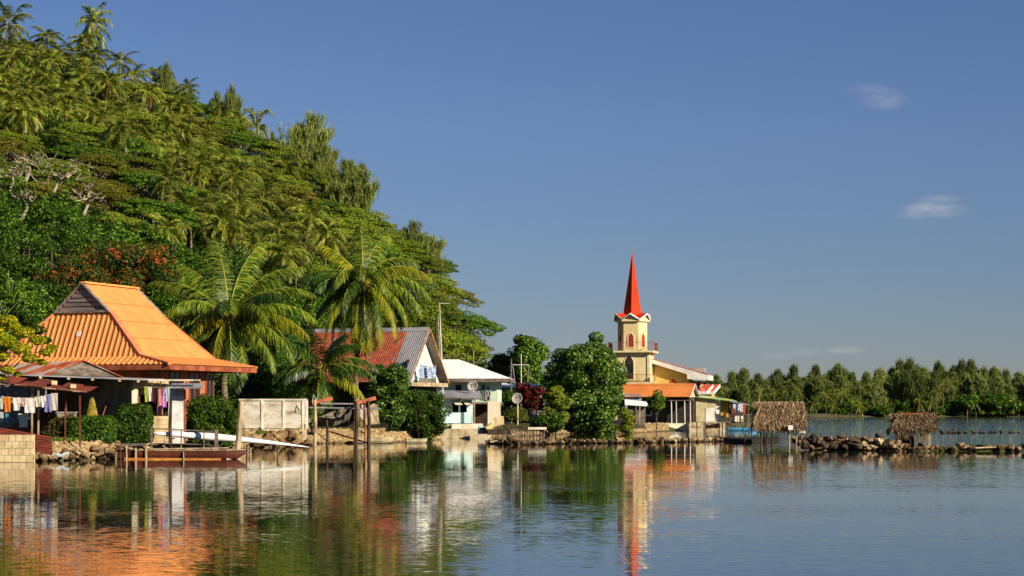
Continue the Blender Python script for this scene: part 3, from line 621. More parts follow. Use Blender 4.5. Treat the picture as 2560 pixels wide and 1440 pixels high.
# the tall coconut palms by the houses: every frond is a part
def hero_palm(name, bx, by_d, trunk, cpx, cpy, d, fr, seed, lb, Lf, leafs=84, dead=(), coco=12, sagk=.62, ll=1.35):
    global rng; rng = np.random.default_rng(seed); random.seed(seed)
    c = P(cpx, cpy, d); r = thing(name, (trunk[0][0], trunk[0][1], trunk[0][2]), lb, 'palm'); mb = MB()
    k = len(trunk); mb.tube([Vector(q) for q in trunk] + [c - Vector((0, 0, .3)), c], [.34] + [.24] * (k - 1) + [.2, .26], 10); mb.build('trunk', m_palmtrunk, r)
    o3 = np.array(ORG[r])
    for i, (az, el, dr, l, mt) in enumerate(fr):
        pt, q = frond(R(az), R(el), Lf * l, dr, leafs, ll * (.8 + .2 * l), sagk * (1.0 if el > 30 else 1.3), 2, .095, np.array(c), twist=rng.uniform(-.25, .25))
        pt = pt - o3; q = q - o3; mb = MB(); rach(mb, pt, .042)
        join_np('frond', q, mb, [(lf_palm, lf_palmy, lf_palmd, lf_shpalm)[mt], lf_palmd if mt == 2 else m_rachis], r)
    mb = MB()
    for i in range(coco):
        a = random.uniform(0, 6.28); rr = random.uniform(.25, .55); q = c + Vector((cos(a) * rr, sin(a) * rr, -random.uniform(.25, .95)))
        mb.tube([q + Vector((0, 0, .13)), q + Vector((0, 0, .08)), q, q - Vector((0, 0, .09)), q - Vector((0, 0, .13))], [.03, .1, .13, .1, .03], 7)
    mb.build('coconuts', m_coco, r, smooth=True)
    mb = MB()
    for i in range(14):
        a = random.uniform(0, 6.28); e = c + Vector((cos(a) * .6, sin(a) * .6, random.uniform(-.8, .3))); mb.tube([c - Vector((0, 0, .2)), c.lerp(e, .6) + Vector((0, 0, .15)), e], [.06, .04, .01], 4)
    mb.build('flower_stalks', lf_palmd, r); return r
# azimuth: 0 = to the right, 90 = away, 270 = towards the camera
random.seed(21)
F1 = [(176, 52, 1.0, 1.05, 0), (170, 30, 1.1, 1.0, 1), (185, 8, .9, 1.1, 0), (200, -12, .9, .9, 0), (235, 25, 1.7, .8, 1), (255, -20, 1.0, .7, 1), (150, 66, .9, 1.0, 0), (120, 84, .7, 1.1, 0), (60, 80, .9, 1.15, 0), (20, 66, 1.15, 1.15, 0), (8, 52, 1.3, 1.1, 0), (0, 34, 1.3, 1.1, 0), (350, 20, 1.2, 1.05, 1), (340, 2, 1.2, 1.05, 0), (330, -15, 1.0, .95, 0), (300, -28, 1.0, .85, 0), (280, 55, 1.9, .8, 0), (310, 40, 1.7, .95, 0), (215, 45, 1.6, .9, 0), (90, 30, 1.2, 1.0, 0), (70, 10, 1.2, .9, 0), (110, -5, 1.2, .9, 0), (35, 12, 1.3, 1.0, 0), (145, 15, 1.3, 1.0, 0), (272, -40, .9, .7, 0), (240, -30, 1.0, .8, 0)]
F1 = F1 + [(random.uniform(0, 360), random.uniform(-35, 60), random.uniform(1.0, 1.5), random.uniform(.8, 1.05), 3) for i in range(14)]
hero_palm('coconut_palm', 0, 0, [(X(566, 152), 152, 1.0), (X(560, 152), 152, Z(960, 152)), (X(572, 152), 152, Z(870, 152))], 572, 795, 152, F1, 31, 'broad upright coconut palm just beyond the orange tiled roof corner, full of green nuts', 6.6)
F2 = [(100, 84, .9, .95, 0), (60, 78, 1.1, .95, 0), (30, 60, 1.5, .95, 0), (12, 45, 1.5, 1.0, 1), (0, 28, 1.5, 1.0, 0), (350, 12, 1.5, 1.0, 0), (340, -5, 1.4, .95, 0), (325, -20, 1.2, .95, 1), (310, -38, 1.0, .95, 1), (295, -50, .8, .95, 1), (280, -58, .6, .95, 1), (262, -30, 1.0, .9, 1), (245, -55, .7, .9, 1), (230, -40, .9, 1.0, 0), (215, -20, 1.2, 1.0, 1), (200, -5, 1.4, 1.0, 0), (185, 15, 1.4, .95, 0), (175, 38, 1.4, .9, 1), (165, 60, .7, .8, 1), (150, 30, 1.4, 1.0, 0), (90, 40, 1.4, 1.0, 0), (60, 20, 1.4, 1.0, 0), (30, 5, 1.4, 1.0, 0), (120, 0, 1.4, 1.0, 0), (270, 62, 2.2, .75, 0), (300, 40, 2.0, .8, 0), (240, 48, 2.0, .8, 0), (290, -75, .2, .85, 2), (250, -78, .2, .8, 2), (320, -66, .5, .85, 2), (210, -72, .4, .8, 2), (340, -60, .6, .9, 2), (275, -80, .15, .95, 2), (300, -72, .3, 1.0, 2), (230, -76, .2, .95, 2), (265, -70, .3, .8, 2), (285, -66, .3, .75, 2)]
F2 = F2 + [(random.uniform(0, 360), random.uniform(-45, 60), random.uniform(1.1, 1.6), random.uniform(.8, 1.0), 3) for i in range(16)]
hero_palm('coconut_palm', 0, 0, [(X(893, 180), 180, .9), (X(889, 180), 180, Z(950, 180)), (X(898, 180), 180, Z(820, 180))], 908, 706, 180, F2, 32, 'tallest drooping coconut palm standing before the rusty pitched roof', 6.9, coco=16)
F3 = [(random.uniform(0, 360), random.uniform(-30, 80), random.uniform(.8, 1.5), random.uniform(.75, 1.1), 3) for i in range(20)] + [(355, 25, 1.3, 1.2, 3), (350, -8, .9, 1.1, 1), (300, -45, .5, .8, 1), (262, -55, .4, .8, 1), (190, 20, 1.2, 1.0, 3), (10, 40, 1.4, 1.2, 3)]
hero_palm('coconut_palm', 0, 0, [(X(774, 177), 177, 1.0), (X(768, 177), 177, Z(1030, 177)), (X(786, 177), 177, Z(980, 177))], 800, 922, 177, F3, 33, 'young dark coconut palm with a curved ringed trunk beside the concrete fence', 4.6, 48, coco=4)

# ---------------------------------------------------------------- trees of the far island
fcas = [Kind(casuarina_proto(500 + i, H, Rr, nb, 150, lf_fcas, 1.7, .13, scat=.42, upb=.8, fork=fk, z0=.04)) for i, (H, Rr, nb, fk) in enumerate([(19, 6.5, 56, False), (16, 7.5, 54, True), (22, 5.6, 56, False), (14, 8.0, 50, True), (18, 8, 56, True)])]
fbro = [Kind(broad_proto(520 + i, rx, rz, zc, 26, 90, 1.0, lf_dark, 'island_tree', cr=(1.4, 2.4))) for i, (rx, rz, zc) in enumerate([(6, 4.5, 4.5), (5, 5, 6.0), (4.5, 2.6, 2.2)])]
fpal = [Kind(palm_proto(540 + i, H, 16, 5.0, 1.5, 14, 1)) for i, H in enumerate([9, 13, 4])]
random.seed(12)
TOPS = [(1790, 941), (1830, 933), (1858, 926), (1895, 938), (1945, 928), (1985, 920), (2040, 918), (2095, 915), (2130, 935), (2165, 935), (2205, 930), (2250, 908), (2275, 905), (2310, 925), (2345, 912), (2385, 922), (2405, 908), (2427, 905), (2460, 925), (2485, 922), (2515, 930), (2545, 935), (2590, 920), (2650, 925), (2700, 915)]
top_at = lambda px: min([t[1] + abs(t[0] - px) * .9 for t in TOPS] + [945])
px = 1760
while px < 2760:
    for rowi, dd in enumerate((1022, 1045, 1075)):
        p_ = px + random.uniform(-9, 9); d = dd + random.uniform(-6, 6); ty = top_at(p_) + 7 + random.uniform(0, 24) + (12 if rowi == 0 else 0)
        k = random.randrange(5); H = [19, 16, 22, 14, 18][k]; zt = Z(ty, d); s_ = zt / H
        o = fcas[k].put((X(p_, d), d, .6), random.uniform(0, 6.28), (random.uniform(1.0, 1.5), random.uniform(1.0, 1.3), s_), group='casuarinas of the far island')
        rec(o, 'fc', X(p_, d), d, zt, '%s casuarina from the left on the far island, %s')
    px += 20
for (a, b) in [(q, w_ + 6) for q, w_ in TOPS]:
    k = 2 if random.random() < .6 else 0; d = 1040; o = fcas[k].put((X(a, d), d, .6), random.uniform(0, 6), (.95, .95, Z(b, d) / [19, 16, 22, 14, 18][k]), group='casuarinas of the far island'); rec(o, 'fc', X(a, d), d, Z(b, d), '%s casuarina from the left on the far island, %s')
px = 1880
while px < 2760:
    d = random.uniform(1003, 1016); k = random.randrange(3); o = fbro[k].put((X(px, d), d, .4), random.uniform(0, 6), random.uniform(.75, 1.3), group='low trees on the far island'); rec(o, 'fb', X(px, d), d, 8, '%s low round tree from the left on the far island, %s')
    px += random.uniform(16, 34)
for (a, b, k) in [(2035, 1010, 2), (1938, 985, 0), (1900, 995, 2), (1965, 980, 0), (2066, 990, 0), (2085, 1020, 2), (2200, 950, 1), (2185, 960, 0), (2140, 1005, 2), (2358, 962, 1), (2372, 958, 1), (2340, 985, 0), (2300, 1005, 2), (2105, 985, 0), (2440, 1010, 2), (1990, 975, 0), (2150, 1018, 2), (2330, 1010, 2)]:
    d = 1004 + random.uniform(-3, 3); zt = Z(b, d); o = fpal[k].put((X(a, d), d, .3), random.uniform(0, 6), (1, 1, max(.6, zt / [9, 13, 4][k])) if k < 2 else (.9, .9, zt / 4), group='palms on the far island'); rec(o, 'fp', X(a, d), d, zt, '%s coconut palm from the left on the far island, %s')
def label_far(kind, nrow, y0, y1): label_rows(kind, nrow, y0, y1)
label_rows('fc', 3, 900, 970); label_rows('fb', 1, 0, 2000); label_rows('fp', 1, 0, 2000)
# ---------------------------------------------------------------- building materials
m_orange = mat('orange_sheet', g(220, 146, 82), g(212, 136, 72), rough=.6, scale=.9, spec=.25, stretch=(1.6, 1.6, .3))
m_orange2 = mat('faded_orange_sheet', g(226, 140, 74), g(214, 126, 62), rough=.6, scale=.3)
m_ofascia = mat('orange_fascia', g(168, 92, 58), g(132, 68, 44), rough=.7, scale=1)
m_owall = mat('orange_wall', g(182, 110, 74), g(168, 98, 64), rough=.85, scale=.8)
m_dark = mat('interior_shade', (.012, .011, .010), (.02, .018, .015), rough=.9)  # near-black colour standing in for the shade inside rooms and openings
m_glass = mat('window_glass', (.01, .012, .015), (.02, .022, .026), rough=.12, spec=.5)
m_wood = mat('grey_weathered_wood', g(128, 116, 104), g(88, 78, 70), rough=.9, scale=1.6, stretch=(1, 1, 3), bump=.01)
m_louver = mat('louver_wood', g(150, 134, 124), g(110, 98, 94), rough=.9, scale=1.2, stretch=(.4, 1, 5), bump=.01)
m_pale = mat('pale_pole_wood', g(190, 170, 138), g(140, 120, 92), rough=.85, scale=2.5, stretch=(1, 1, .4))
m_darkpole = mat('dark_pole_wood', g(78, 62, 46), g(48, 38, 30), rough=.85, scale=2.5, stretch=(1, 1, .4))
m_block = mat('pale_block', g(220, 198, 156), g(190, 166, 122), rough=.95, scale=1.2, c3=g(112, 96, 70), bump=.01)  # pale sandy block tone with darker patches
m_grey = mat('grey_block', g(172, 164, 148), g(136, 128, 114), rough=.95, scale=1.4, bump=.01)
m_joint = mat('mortar_joint', g(92, 84, 68), g(80, 72, 58), rough=.95)
m_conc = mat('weathered_concrete', g(238, 230, 208), g(214, 202, 172), rough=.95, scale=.9, c3=g(160, 146, 116), bump=.01)
m_base = mat('stained_concrete', g(206, 192, 158), g(156, 136, 104), rough=.95, scale=1.5, c3=g(84, 70, 50), bump=.02)
m_rust = mat('rusty_sheet', g(168, 86, 60), g(134, 62, 44), rough=.8, scale=.8, stretch=(2.6, 2.6, .2), c3=g(170, 120, 96), lo=.4, hi=.58, mott=.3)
m_rust2 = mat('rust_streaked_tin', g(176, 164, 152), g(182, 90, 44), rough=.7, scale=.5, stretch=(1, 1, 2), lo=.47, hi=.56, c3=g(150, 60, 30))
m_rust3 = mat('dark_rust', g(130, 56, 36), g(84, 40, 30), rough=.8, scale=1.0, stretch=(.5, .5, 3), c3=g(160, 92, 60))
m_tin = mat('galvanised_tin', g(172, 170, 172), g(140, 140, 146), rough=.45, scale=.6, metal=.25)
m_white = mat('white_paint', g(226, 224, 218), g(206, 202, 192), rough=.6, scale=.6)
m_whitew = mat('whitewashed_wall', g(222, 222, 220), g(190, 190, 186), rough=.85, scale=1.2)
m_whiteroof = mat('white_roof', g(246, 242, 240), g(240, 236, 232), rough=.55, scale=.3)
m_green = mat('pale_green_boards', g(206, 226, 200), g(188, 212, 186), rough=.8, scale=.8)
m_turq = mat('pale_turquoise_paint', g(206, 238, 238), g(186, 226, 230), rough=.75, scale=.7, c3=g(200, 214, 206))
m_cream = mat('cream_render', g(226, 208, 158), g(214, 194, 142), rough=.85, scale=.5, c3=g(184, 164, 118), lo=.4, hi=.56, stretch=(1, 1, .5))
m_nave = mat('ochre_render', g(220, 184, 104), g(208, 170, 90), rough=.85, scale=.35)
m_trimc = mat('cream_trim', g(234, 222, 176), g(214, 198, 148), rough=.85, scale=.8)
m_red = mat('red_sheet', g(204, 62, 24), g(190, 54, 22), rough=.7, scale=.4, spec=.1, mott=.5)
m_redf = mat('faded_red_roof', g(204, 92, 68), g(186, 70, 52), rough=.7, scale=.7, c3=g(206, 160, 140))
m_redp = mat('red_paint', g(190, 50, 40), g(160, 40, 34), rough=.7, scale=1)
m_pink = mat('faded_red_panel', g(206, 112, 92), g(190, 90, 76), rough=.8, scale=1)
m_iron = mat('rusty_iron_rail', g(120, 88, 70), g(90, 64, 52), rough=.7, scale=2)
m_alu = mat('dull_aluminium', g(120, 114, 98), g(92, 86, 72), rough=.5, scale=1, metal=.2)
m_brown = mat('brown_hull_paint', g(104, 52, 36), g(82, 40, 30), rough=.6, scale=.8)
m_boatw = mat('chalky_white_hull', g(204, 194, 164), g(168, 154, 122), rough=.7, scale=1.2)
m_canoe = mat('glossy_white_hull', g(232, 232, 228), g(222, 222, 220), rough=.25, scale=.3)
m_blueb = mat('blue_hull', g(70, 150, 200), g(84, 164, 210), rough=.5, scale=.5)
m_orange_wood = mat('orange_stained_beam', g(168, 96, 66), g(132, 74, 50), rough=.8, scale=1.5)
m_yellow = mat('yellow_boards', g(200, 170, 40), g(180, 148, 34), rough=.8, scale=1)
m_gsheet = mat('green_sheet', g(150, 186, 120), g(130, 170, 104), rough=.6, scale=.5)
m_brownd = mat('brown_door', g(112, 60, 40), g(92, 48, 34), rough=.8, scale=1)
m_dish = mat('dish_grey', g(184, 180, 170), g(168, 162, 152), rough=.6, scale=.8)
def clothm(n, c, c2=None, sc=6): return mat('cloth_' + n, g(*c), g(*(c2 or [int(x * .9) for x in c])), rough=.95, scale=sc, lo=.45, hi=.55)

class Fr:
    """local frame: u to the right, v away, turned by th"""
    def __init__(s, x, y, th): s.x, s.y, s.c, s.s, s.th = x, y, cos(th), sin(th), th
    def __call__(s, u, v, z): return Vector((s.x + u * s.c + v * s.s, s.y - u * s.s + v * s.c, z))
    def U(s): return Vector((s.c, -s.s, 0))
    def V(s): return Vector((s.s, s.c, 0))
    def box(s, mb, u0, u1, v0, v1, z0, z1): return mb.box(s((u0 + u1) / 2, (v0 + v1) / 2, (z0 + z1) / 2), (u1 - u0, v1 - v0, z1 - z0), -s.th)
def plank_lines(fr, mb, u0, u1, v, z0, z1, n, w=.015):
    for i in range(1, n): fr.box(mb, u0 + (u1 - u0) * i / n - w, u0 + (u1 - u0) * i / n + w, v - .012, v, z0, z1)

# ---------------------------------------------------------------- orange tiled house
Uh, Uk, vk, ze, zk, ug, tg, zg, zr, Wd = 8.55, 5.69, 1.13, 6.16, 6.76, 2.26, 2.72, 9.92, 11.97, 12.53
f0 = Fr(-23.09, 135, .36); oh = Fr(*f0(-Uh, 0, 0).xy, .36)
H = thing('orange_house', oh(0, Wd / 2, 1), 'big house with a steep flared bright orange ribbed roof and grey louvred gable', 'house')
rf = MB(); up = lambda du, dz: (du, dz)
Lf = math.hypot(Uh - Uk, zk - ze); L1 = math.hypot(Uk - ug, zg - zk); Lt = math.hypot(Uk, zr - zk); Ls = math.hypot(vk, zk - ze); L2 = math.hypot(tg - vk, zg - zk)
for sg in (1, -1):
    e = oh.V() * sg; v0 = 0 if sg == 1 else Wd
    gf = oh.U() * (-sg) * (Uh - Uk) + Vector((0, 0, zk - ze)); gu = oh.U() * (-sg) * Uk + Vector((0, 0, zr - zk))
    corr(rf, oh(sg * Uh, v0, ze), e, gf, [(0, 0, 0), (vk, 0, Lf), (Wd - vk, 0, Lf), (Wd, 0, 0)], .3, .06)
    corr(rf, oh(sg * Uk, v0, zk), e, gu, [(vk, 0, 0), (tg, 0, L1), (tg + .001, 0, Lt), (Wd - tg - .001, 0, Lt), (Wd - tg, 0, L1), (Wd - vk, 0, 0)], .3, .06)
    e = oh.U() * sg; vv = 0 if sg == 1 else Wd; vk_ = vk if sg == 1 else Wd - vk
    gf = oh.V() * sg * vk + Vector((0, 0, zk - ze)); gu = oh.V() * sg * (tg - vk) + Vector((0, 0, zg - zk))
    corr(rf, oh(-sg * Uh, vv, ze), e, gf, [(0, 0, 0), (Uh - Uk, 0, Ls), (Uh + Uk, 0, Ls), (2 * Uh, 0, 0)], .42, .075, ribs=True)
    corr(rf, oh(-sg * Uk, vk_, zk), e, gu, [(0, 0, 0), (Uk - ug, 0, L2), (Uk + ug, 0, L2), (2 * Uk, 0, 0)], .42, .075, ribs=True)
roof = rf.build('roof', m_orange, H)
mb = MB(); Sl = (oh.U() * -Uk + Vector((0, 0, zr - zk))).normalized(); nrm = oh.V().cross(Sl).normalized()
for q in (1.9, 3.7, 5.6):
    a0 = vk + (tg - vk) * min(1, q / L1); mb.bar(oh(Uk, a0 + .1, zk) + Sl * q + nrm * .05, oh(Uk, Wd - a0 - .1, zk) + Sl * q + nrm * .05, .035, .05, nrm)
mb.build('sheet_lap', mat('lap_shadow_line', g(200, 126, 68), g(186, 112, 60)), roof)
mb = MB(); c = oh(.2, 1.95, 8.38); mb.box(c + Vector((-.05, -.06, .0)), (.3, .05, .42), -.36, ('X', -.46)); mb.build('patch', m_white, roof)
mb = MB()
for sg in (1, -1):
    mb.bar(oh(sg * ug, tg, zg), oh(sg * Uk, vk, zk), .34, .16); mb.bar(oh(sg * Uk, vk, zk + .03), oh(sg * Uh, 0, ze + .03), .34, .16)
    mb.bar(oh(sg * ug, Wd - tg, zg), oh(sg * Uk, Wd - vk, zk), .34, .16); mb.bar(oh(sg * Uk, Wd - vk, zk), oh(sg * Uh, Wd, ze), .34, .16)
mb.build('hip_flashing', mat('hip_flashing', g(206, 128, 88), g(190, 112, 76), rough=.7), roof)
mb = MB(); mb.bar(oh(0, tg - .12, zr + .06), oh(0, Wd - tg, zr + .06), .5, .12); mb.build('ridge_cap', mat('ridge_cap', g(240, 168, 96), g(226, 150, 80), rough=.6), roof)
mb = MB()
for vv, s_ in ((tg, -1), (Wd - tg, 1)):
    mb = MB()
    mb.slab([oh(-ug, vv + .06 * s_, zg), oh(ug, vv + .06 * s_, zg), oh(0, vv + .06 * s_, zr)], .05)
    for k in range(6):
        z = zg + .12 + k * .31; hw_ = ug * (zr - z) / (zr - zg) - .28
        if hw_ > .12: oh.box(mb, -hw_, hw_, vv + s_ * .09 - .03, vv + s_ * .09 + .03, z, z + .22)
    for sg in (1, -1): mb.bar(oh(sg * ug, vv + s_ * .13, zg), oh(0, vv + s_ * .13, zr), .08, .34, oh.V())
    mb.bar(oh(-ug, vv + s_ * .2, zg + .05), oh(ug, vv + s_ * .2, zg + .05), .1, .16); mb.build('louvred_gable', m_louver, H)
mb = MB()
oh.box(mb, -Uh + .05, Uh - .05, .02, .1, ze - .38, ze - .04); oh.box(mb, Uh - .12, Uh - .02, .1, Wd - .05, ze - .38, ze - .04); oh.box(mb, -Uh + .02, -Uh + .12, .1, Wd - .05, ze - .38, ze - .04)
oh.box(mb, -Uh + .2, Uh - .2, Wd - .1, Wd - .02, ze - .38, ze - .04); mb.build('fascia', m_ofascia, H)
mb = MB(); oh.box(mb, -Uh + .14, Uh - .14, .12, Wd - .14, ze - .16, ze - .1); mb.build('soffit', m_white, H)
mb = MB(); oh.box(mb, -Uh + 1.3, Uh - 1.4, 1.3, 7.4, .8, ze - .17); oh.box(mb, -Uh + 1.3, Uh - 3.8, 7.4, Wd - 1.4, .8, ze - .17)
wall = mb.build('wall', m_owall, H)
def vat(px, u):
    for k in range(2000):
        v = k * .01; q = oh(u, v, 0)
        if 1280 + FPX * q.x / q.y >= px: return v
    return 20
for a, b in ((424, 447), (473, 497), (514, 531)):
    v0, v1 = vat(a, Uh - 1.4), vat(b, Uh - 1.4); mb = MB(); oh.box(mb, Uh - 1.42, Uh - 1.36, v0, v1, 3.6 if a < 500 else 3.0, 5.6); wn = mb.build('window', m_glass, H)
    mb = MB(); oh.box(mb, Uh - 1.4, Uh - 1.32, v0 - .08, v0, 3.5, 5.7); oh.box(mb, Uh - 1.4, Uh - 1.32, v1, v1 + .08, 3.5, 5.7); oh.box(mb, Uh - 1.4, Uh - 1.33, (v0 + v1) / 2 - .03, (v0 + v1) / 2 + .03, 3.6, 5.6); mb.build('frame', m_ofascia, wn)
for u0 in (-6, -2.2, 1.2, 5.6):
    mb = MB(); oh.box(mb, u0, u0 + 1.2, 1.25, 1.31, 4.2, 5.7); wn = mb.build('window', m_glass, H)
    mb = MB(); oh.box(mb, u0 - .08, u0, 1.22, 1.3, 4.1, 5.8); oh.box(mb, u0 + 1.2, u0 + 1.28, 1.22, 1.3, 4.1, 5.8); mb.build('frame', m_ofascia, wn)

# ---------------------------------------------------------------- rusty-roofed pitched house
def gable_house(name, px, py, d, th, Lr, hw, drop, label, mats, over=.9, ridge_m=None, strip=0, corrp=.22, gd=.4, amp=.05):
    q = P(px, py, d); fr = Fr(q.x, q.y, th); zr_ = q.z; r = thing(name, fr(-Lr / 2, 0, 1), label, 'house')
    Lsl = math.hypot(hw, drop)
    def sheet(nm, u0, u1, mt, par):
        mb = MB(); gf = fr.V() * hw + Vector((0, 0, drop)); corr(mb, fr(0, -hw, zr_ - drop), fr.U(), gf, [(u0, 0, Lsl), (u1, 0, Lsl)], corrp, amp)
        gb = fr.V() * -hw + Vector((0, 0, drop)); corr(mb, fr(0, hw, zr_ - drop), -fr.U(), gb, [(-u1, 0, Lsl), (-u0, 0, Lsl)], corrp, amp)
        return mb.build(nm, mt, par)
    rr = sheet('roof', -Lr, -strip, mats['roof'], r)
    if strip: sheet('new_sheets', -strip, 0, mats['strip'], rr)
    mb = MB(); mb.slab([fr(-Lr - .05, -.35, zr_ - .32 * drop / hw + .06), fr(.04, -.35, zr_ - .32 * drop / hw + .06), fr(.04, 0, zr_ + .1), fr(-Lr - .05, 0, zr_ + .1)], .03); mb.slab([fr(-Lr - .05, 0, zr_ + .1), fr(.04, 0, zr_ + .1), fr(.04, .35, zr_ - .32 * drop / hw + .06), fr(-Lr - .05, .35, zr_ - .32 * drop / hw + .06)], .03)
    mb.build('ridge_cap', mats.get('cap', m_tin), rr)
    mb = MB()
    for sg in (-1, 1): mb.bar(fr(.0, sg * hw * 1.0, zr_ - drop - .12), fr(.0, 0, zr_ - .12), .12, .3, fr.U())
    mb.build('barge_board', mats['barge'], rr)
    return r, fr, zr_
r, fr, zr_ = gable_house('rusty_roof_house', 1073, 820, 205, .37, 15.5, 5.0, 5.6, 'steep house whose corrugated roof is rusted red with a silver strip at its open gable', dict(roof=m_rust, strip=mat('clean_tin', g(150, 148, 150), g(126, 126, 132), rough=.5, scale=.5, metal=.2), barge=mat('barge_wood', g(190, 148, 112), g(160, 118, 86), rough=.8)), strip=2.3)
mb = MB(); k_ = -.9; mb.slab([fr(k_, -4.9, zr_ - 5.55), fr(k_, 4.9, zr_ - 5.55), fr(k_, 0, zr_ - .15)], .12); mb.build('gable_wall', mat('gable_wall', g(232, 230, 212), g(214, 218, 200), rough=.85, scale=.5), r)
mb = MB(); mb.slab([fr(k_ + .03, -4.2, zr_ - 5.4), fr(k_ + .03, -.6, zr_ - 5.4), fr(k_ + .03, -.6, zr_ - 3.2), fr(k_ + .03, -1.6, zr_ - 2.1)], .02); mb.build('shutter', m_turq, r)
mb = MB(); mb.box(fr(k_ + .06, -3.3, zr_ - 4.3), (.06, 1.0, 2.0), -fr.th); mb.build('window', m_glass, r)
mb = MB(); fr.box(mb, -1.2, .15, -4.6, 4.6, zr_ - 6.0, zr_ - 5.6); mb.build('balcony_beam', m_pale, r)
mb = MB(); fr.box(mb, -14.5, -.9, -2.2, 3.9, .8, zr_ - 4.2); mb.build('wall', mat('shade_dark_wall', g(84, 76, 62), g(60, 54, 44), rough=.9), r)  # shade of the palm and tree in front is put into this dark colour

# ---------------------------------------------------------------- white-roofed pale green house
d = 231; fr = Fr(X(1158, d), d, .06); u0, u1 = -6.6, 5.4; z0, z1 = Z(946, d), Z(896, d)
W_ = thing('green_board_house', fr(0, 4, 1.2), 'pale green boarded house under a low white hipped roof', 'house')
rl, rr_, vr = -4.5, -.9, 4.6
mb = MB(); a, b, c_, e_ = fr(u0, 0, z0), fr(u1, 0, z0), fr(u1, 9.2, z0), fr(u0, 9.2, z0); rA, rB = fr(rl, vr, z1), fr(rr_, vr, z1)
for q in ([a, b, rB, rA], [b, c_, rB], [c_, e_, rA, rB], [e_, a, rA]): mb.slab(q, .06)
rf = mb.build('roof', m_whiteroof, W_)
mb = MB(); fr.box(mb, u0, u1, -.06, 0, z0 - .42, z0 - .02); fr.box(mb, u1, u1 + .06, -.06, 9.2, z0 - .42, z0 - .02); mb.build('fascia', m_wood, rf)
mb = MB(); fr.box(mb, u0 + 1, u1 - 1.5, 1.2, 8.4, 4.0, z0 - .1); plank_lines(fr, mb, u0 + 1, u1 - 1.5, 1.2, 4.0, z0 - .1, 34, .02); mb.build('wall', m_green, W_)
def wbox(nm, px0, px1, py0, py1, v, mt, par, dep=.06):
    x0 = (X(px0, d) - fr.x); x1 = (X(px1, d) - fr.x); mb = MB(); fr.box(mb, x0, x1, v - dep, v, Z(py1, d), Z(py0, d)); return mb.build(nm, mt, par)
wn = wbox('window', 1137, 1152, 962, 980, 1.18, m_glass, W_)
wn2 = wbox('door', 1201, 1211, 962, 1000, 1.18, mat('grey_green_door', g(96, 112, 100), g(80, 96, 86)), W_); wn3 = wbox('window', 1213, 1225, 966, 1000, 1.18, m_glass, W_)
mb = MB(); x0 = X(1213, d) - fr.x; x1 = X(1225, d) - fr.x; zz0, zz1 = Z(1000, d), Z(966, d)
for q in (((x0, zz0), (x1, zz1)), ((x0, zz1), (x1, zz0)), ((x0, zz0), (x0, zz1)), ((x1, zz0), (x1, zz1)), ((x0, zz1), (x1, zz1)), ((x0, zz0), (x1, zz0))): mb.bar(fr(q[0][0], 1.08, q[0][1]), fr(q[1][0], 1.08, q[1][1]), .06, .08, fr.V())
mb.build('frame', m_white, wn3)
mb = MB(); fr.box(mb, u0 + 1, u1 - 1.3, .2, 8.4, 3.8, 4.0)
for u in (-4.5, -2, .5, 3.6): fr.box(mb, u, u + .2, .6, .8, .8, 3.8)
mb.build('raised_floor', m_wood, W_); mb = MB(); fr.box(mb, u0 + 1, u1 - 1.6, 3.0, 8.3, .8, 3.8); mb.build('underfloor_shade', m_darkpole, W_)  # second box is a dark filler painting the shade under the raised floor
# turquoise kitchen hut on the quay
d = 222; fr = Fr(X(1142, d), d, .0); K_ = thing('turquoise_hut', fr(0, 1, 1.4), 'small pale turquoise hut with propped open flaps on the concrete quay', 'hut')
zb, zt = Z(1058, d), Z(990, d); mb = MB(); fr.box(mb, X(1104, d) - fr.x, X(1180, d) - fr.x, .12, 3.4, zb, Z(1031, d)); fr.box(mb, X(1104, d) - fr.x, X(1130, d) - fr.x, .12, 3.4, Z(1031, d), zt); fr.box(mb, X(1167, d) - fr.x, X(1180, d) - fr.x, .12, 3.4, Z(1031, d), zt); fr.box(mb, X(1146, d) - fr.x, X(1151, d) - fr.x, .12, .3, Z(1031, d), zt); fr.box(mb, X(1130, d) - fr.x, X(1167, d) - fr.x, .12, .3, Z(1003, d), zt)
mb.build('wall', m_turq, K_); mb = MB(); fr.box(mb, X(1131, d) - fr.x, X(1166, d) - fr.x, 2.6, 3.3, Z(1031, d), Z(1003, d)); mb.build('room_shade', m_dark, K_)  # black box paints the shade behind the open flaps
mb = MB(); mb.slab([fr(X(1096, d) - fr.x, -1.0, zt - .05), fr(X(1206, d) - fr.x, -1.0, zt - .22), fr(X(1198, d) - fr.x, 3.8, zt + .55), fr(X(1096, d) - fr.x, 3.8, zt + .7)], .07); rf = mb.build('roof', m_tin, K_)
mb = MB(); mb.bar(fr(X(1096, d) - fr.x, -1.0, zt - .16), fr(X(1203, d) - fr.x, -1.0, zt - .34), .07, .16); mb.build('edge_board', m_wood, rf)
for a, b in ((1131, 1149), (1156, 1178)):
    mb = MB(); mb.slab([fr(X(a, d) - fr.x, .1, Z(1003, d)), fr(X(b - 2, d) - fr.x, .1, Z(1003, d)), fr(X(b + 8, d) - fr.x, -1.0, Z(1012, d)), fr(X(a + 8, d) - fr.x, -1.0, Z(1012, d))], .04); mb.build('flap', m_conc, K_)
for px in (1187, 1183): mb = MB(); mb.bar((X(px, d), d - .85, 1.3), (X(px, d), d - .85, zt - .2), .1, .1); mb.build('post', m_pale, K_)
mb = MB(); mb.bar((X(1128, d), d - .02, Z(1000, d)), (X(1128, d), d - .02, Z(1030, d)), .08, .1); mb.build('post', m_pale, K_)
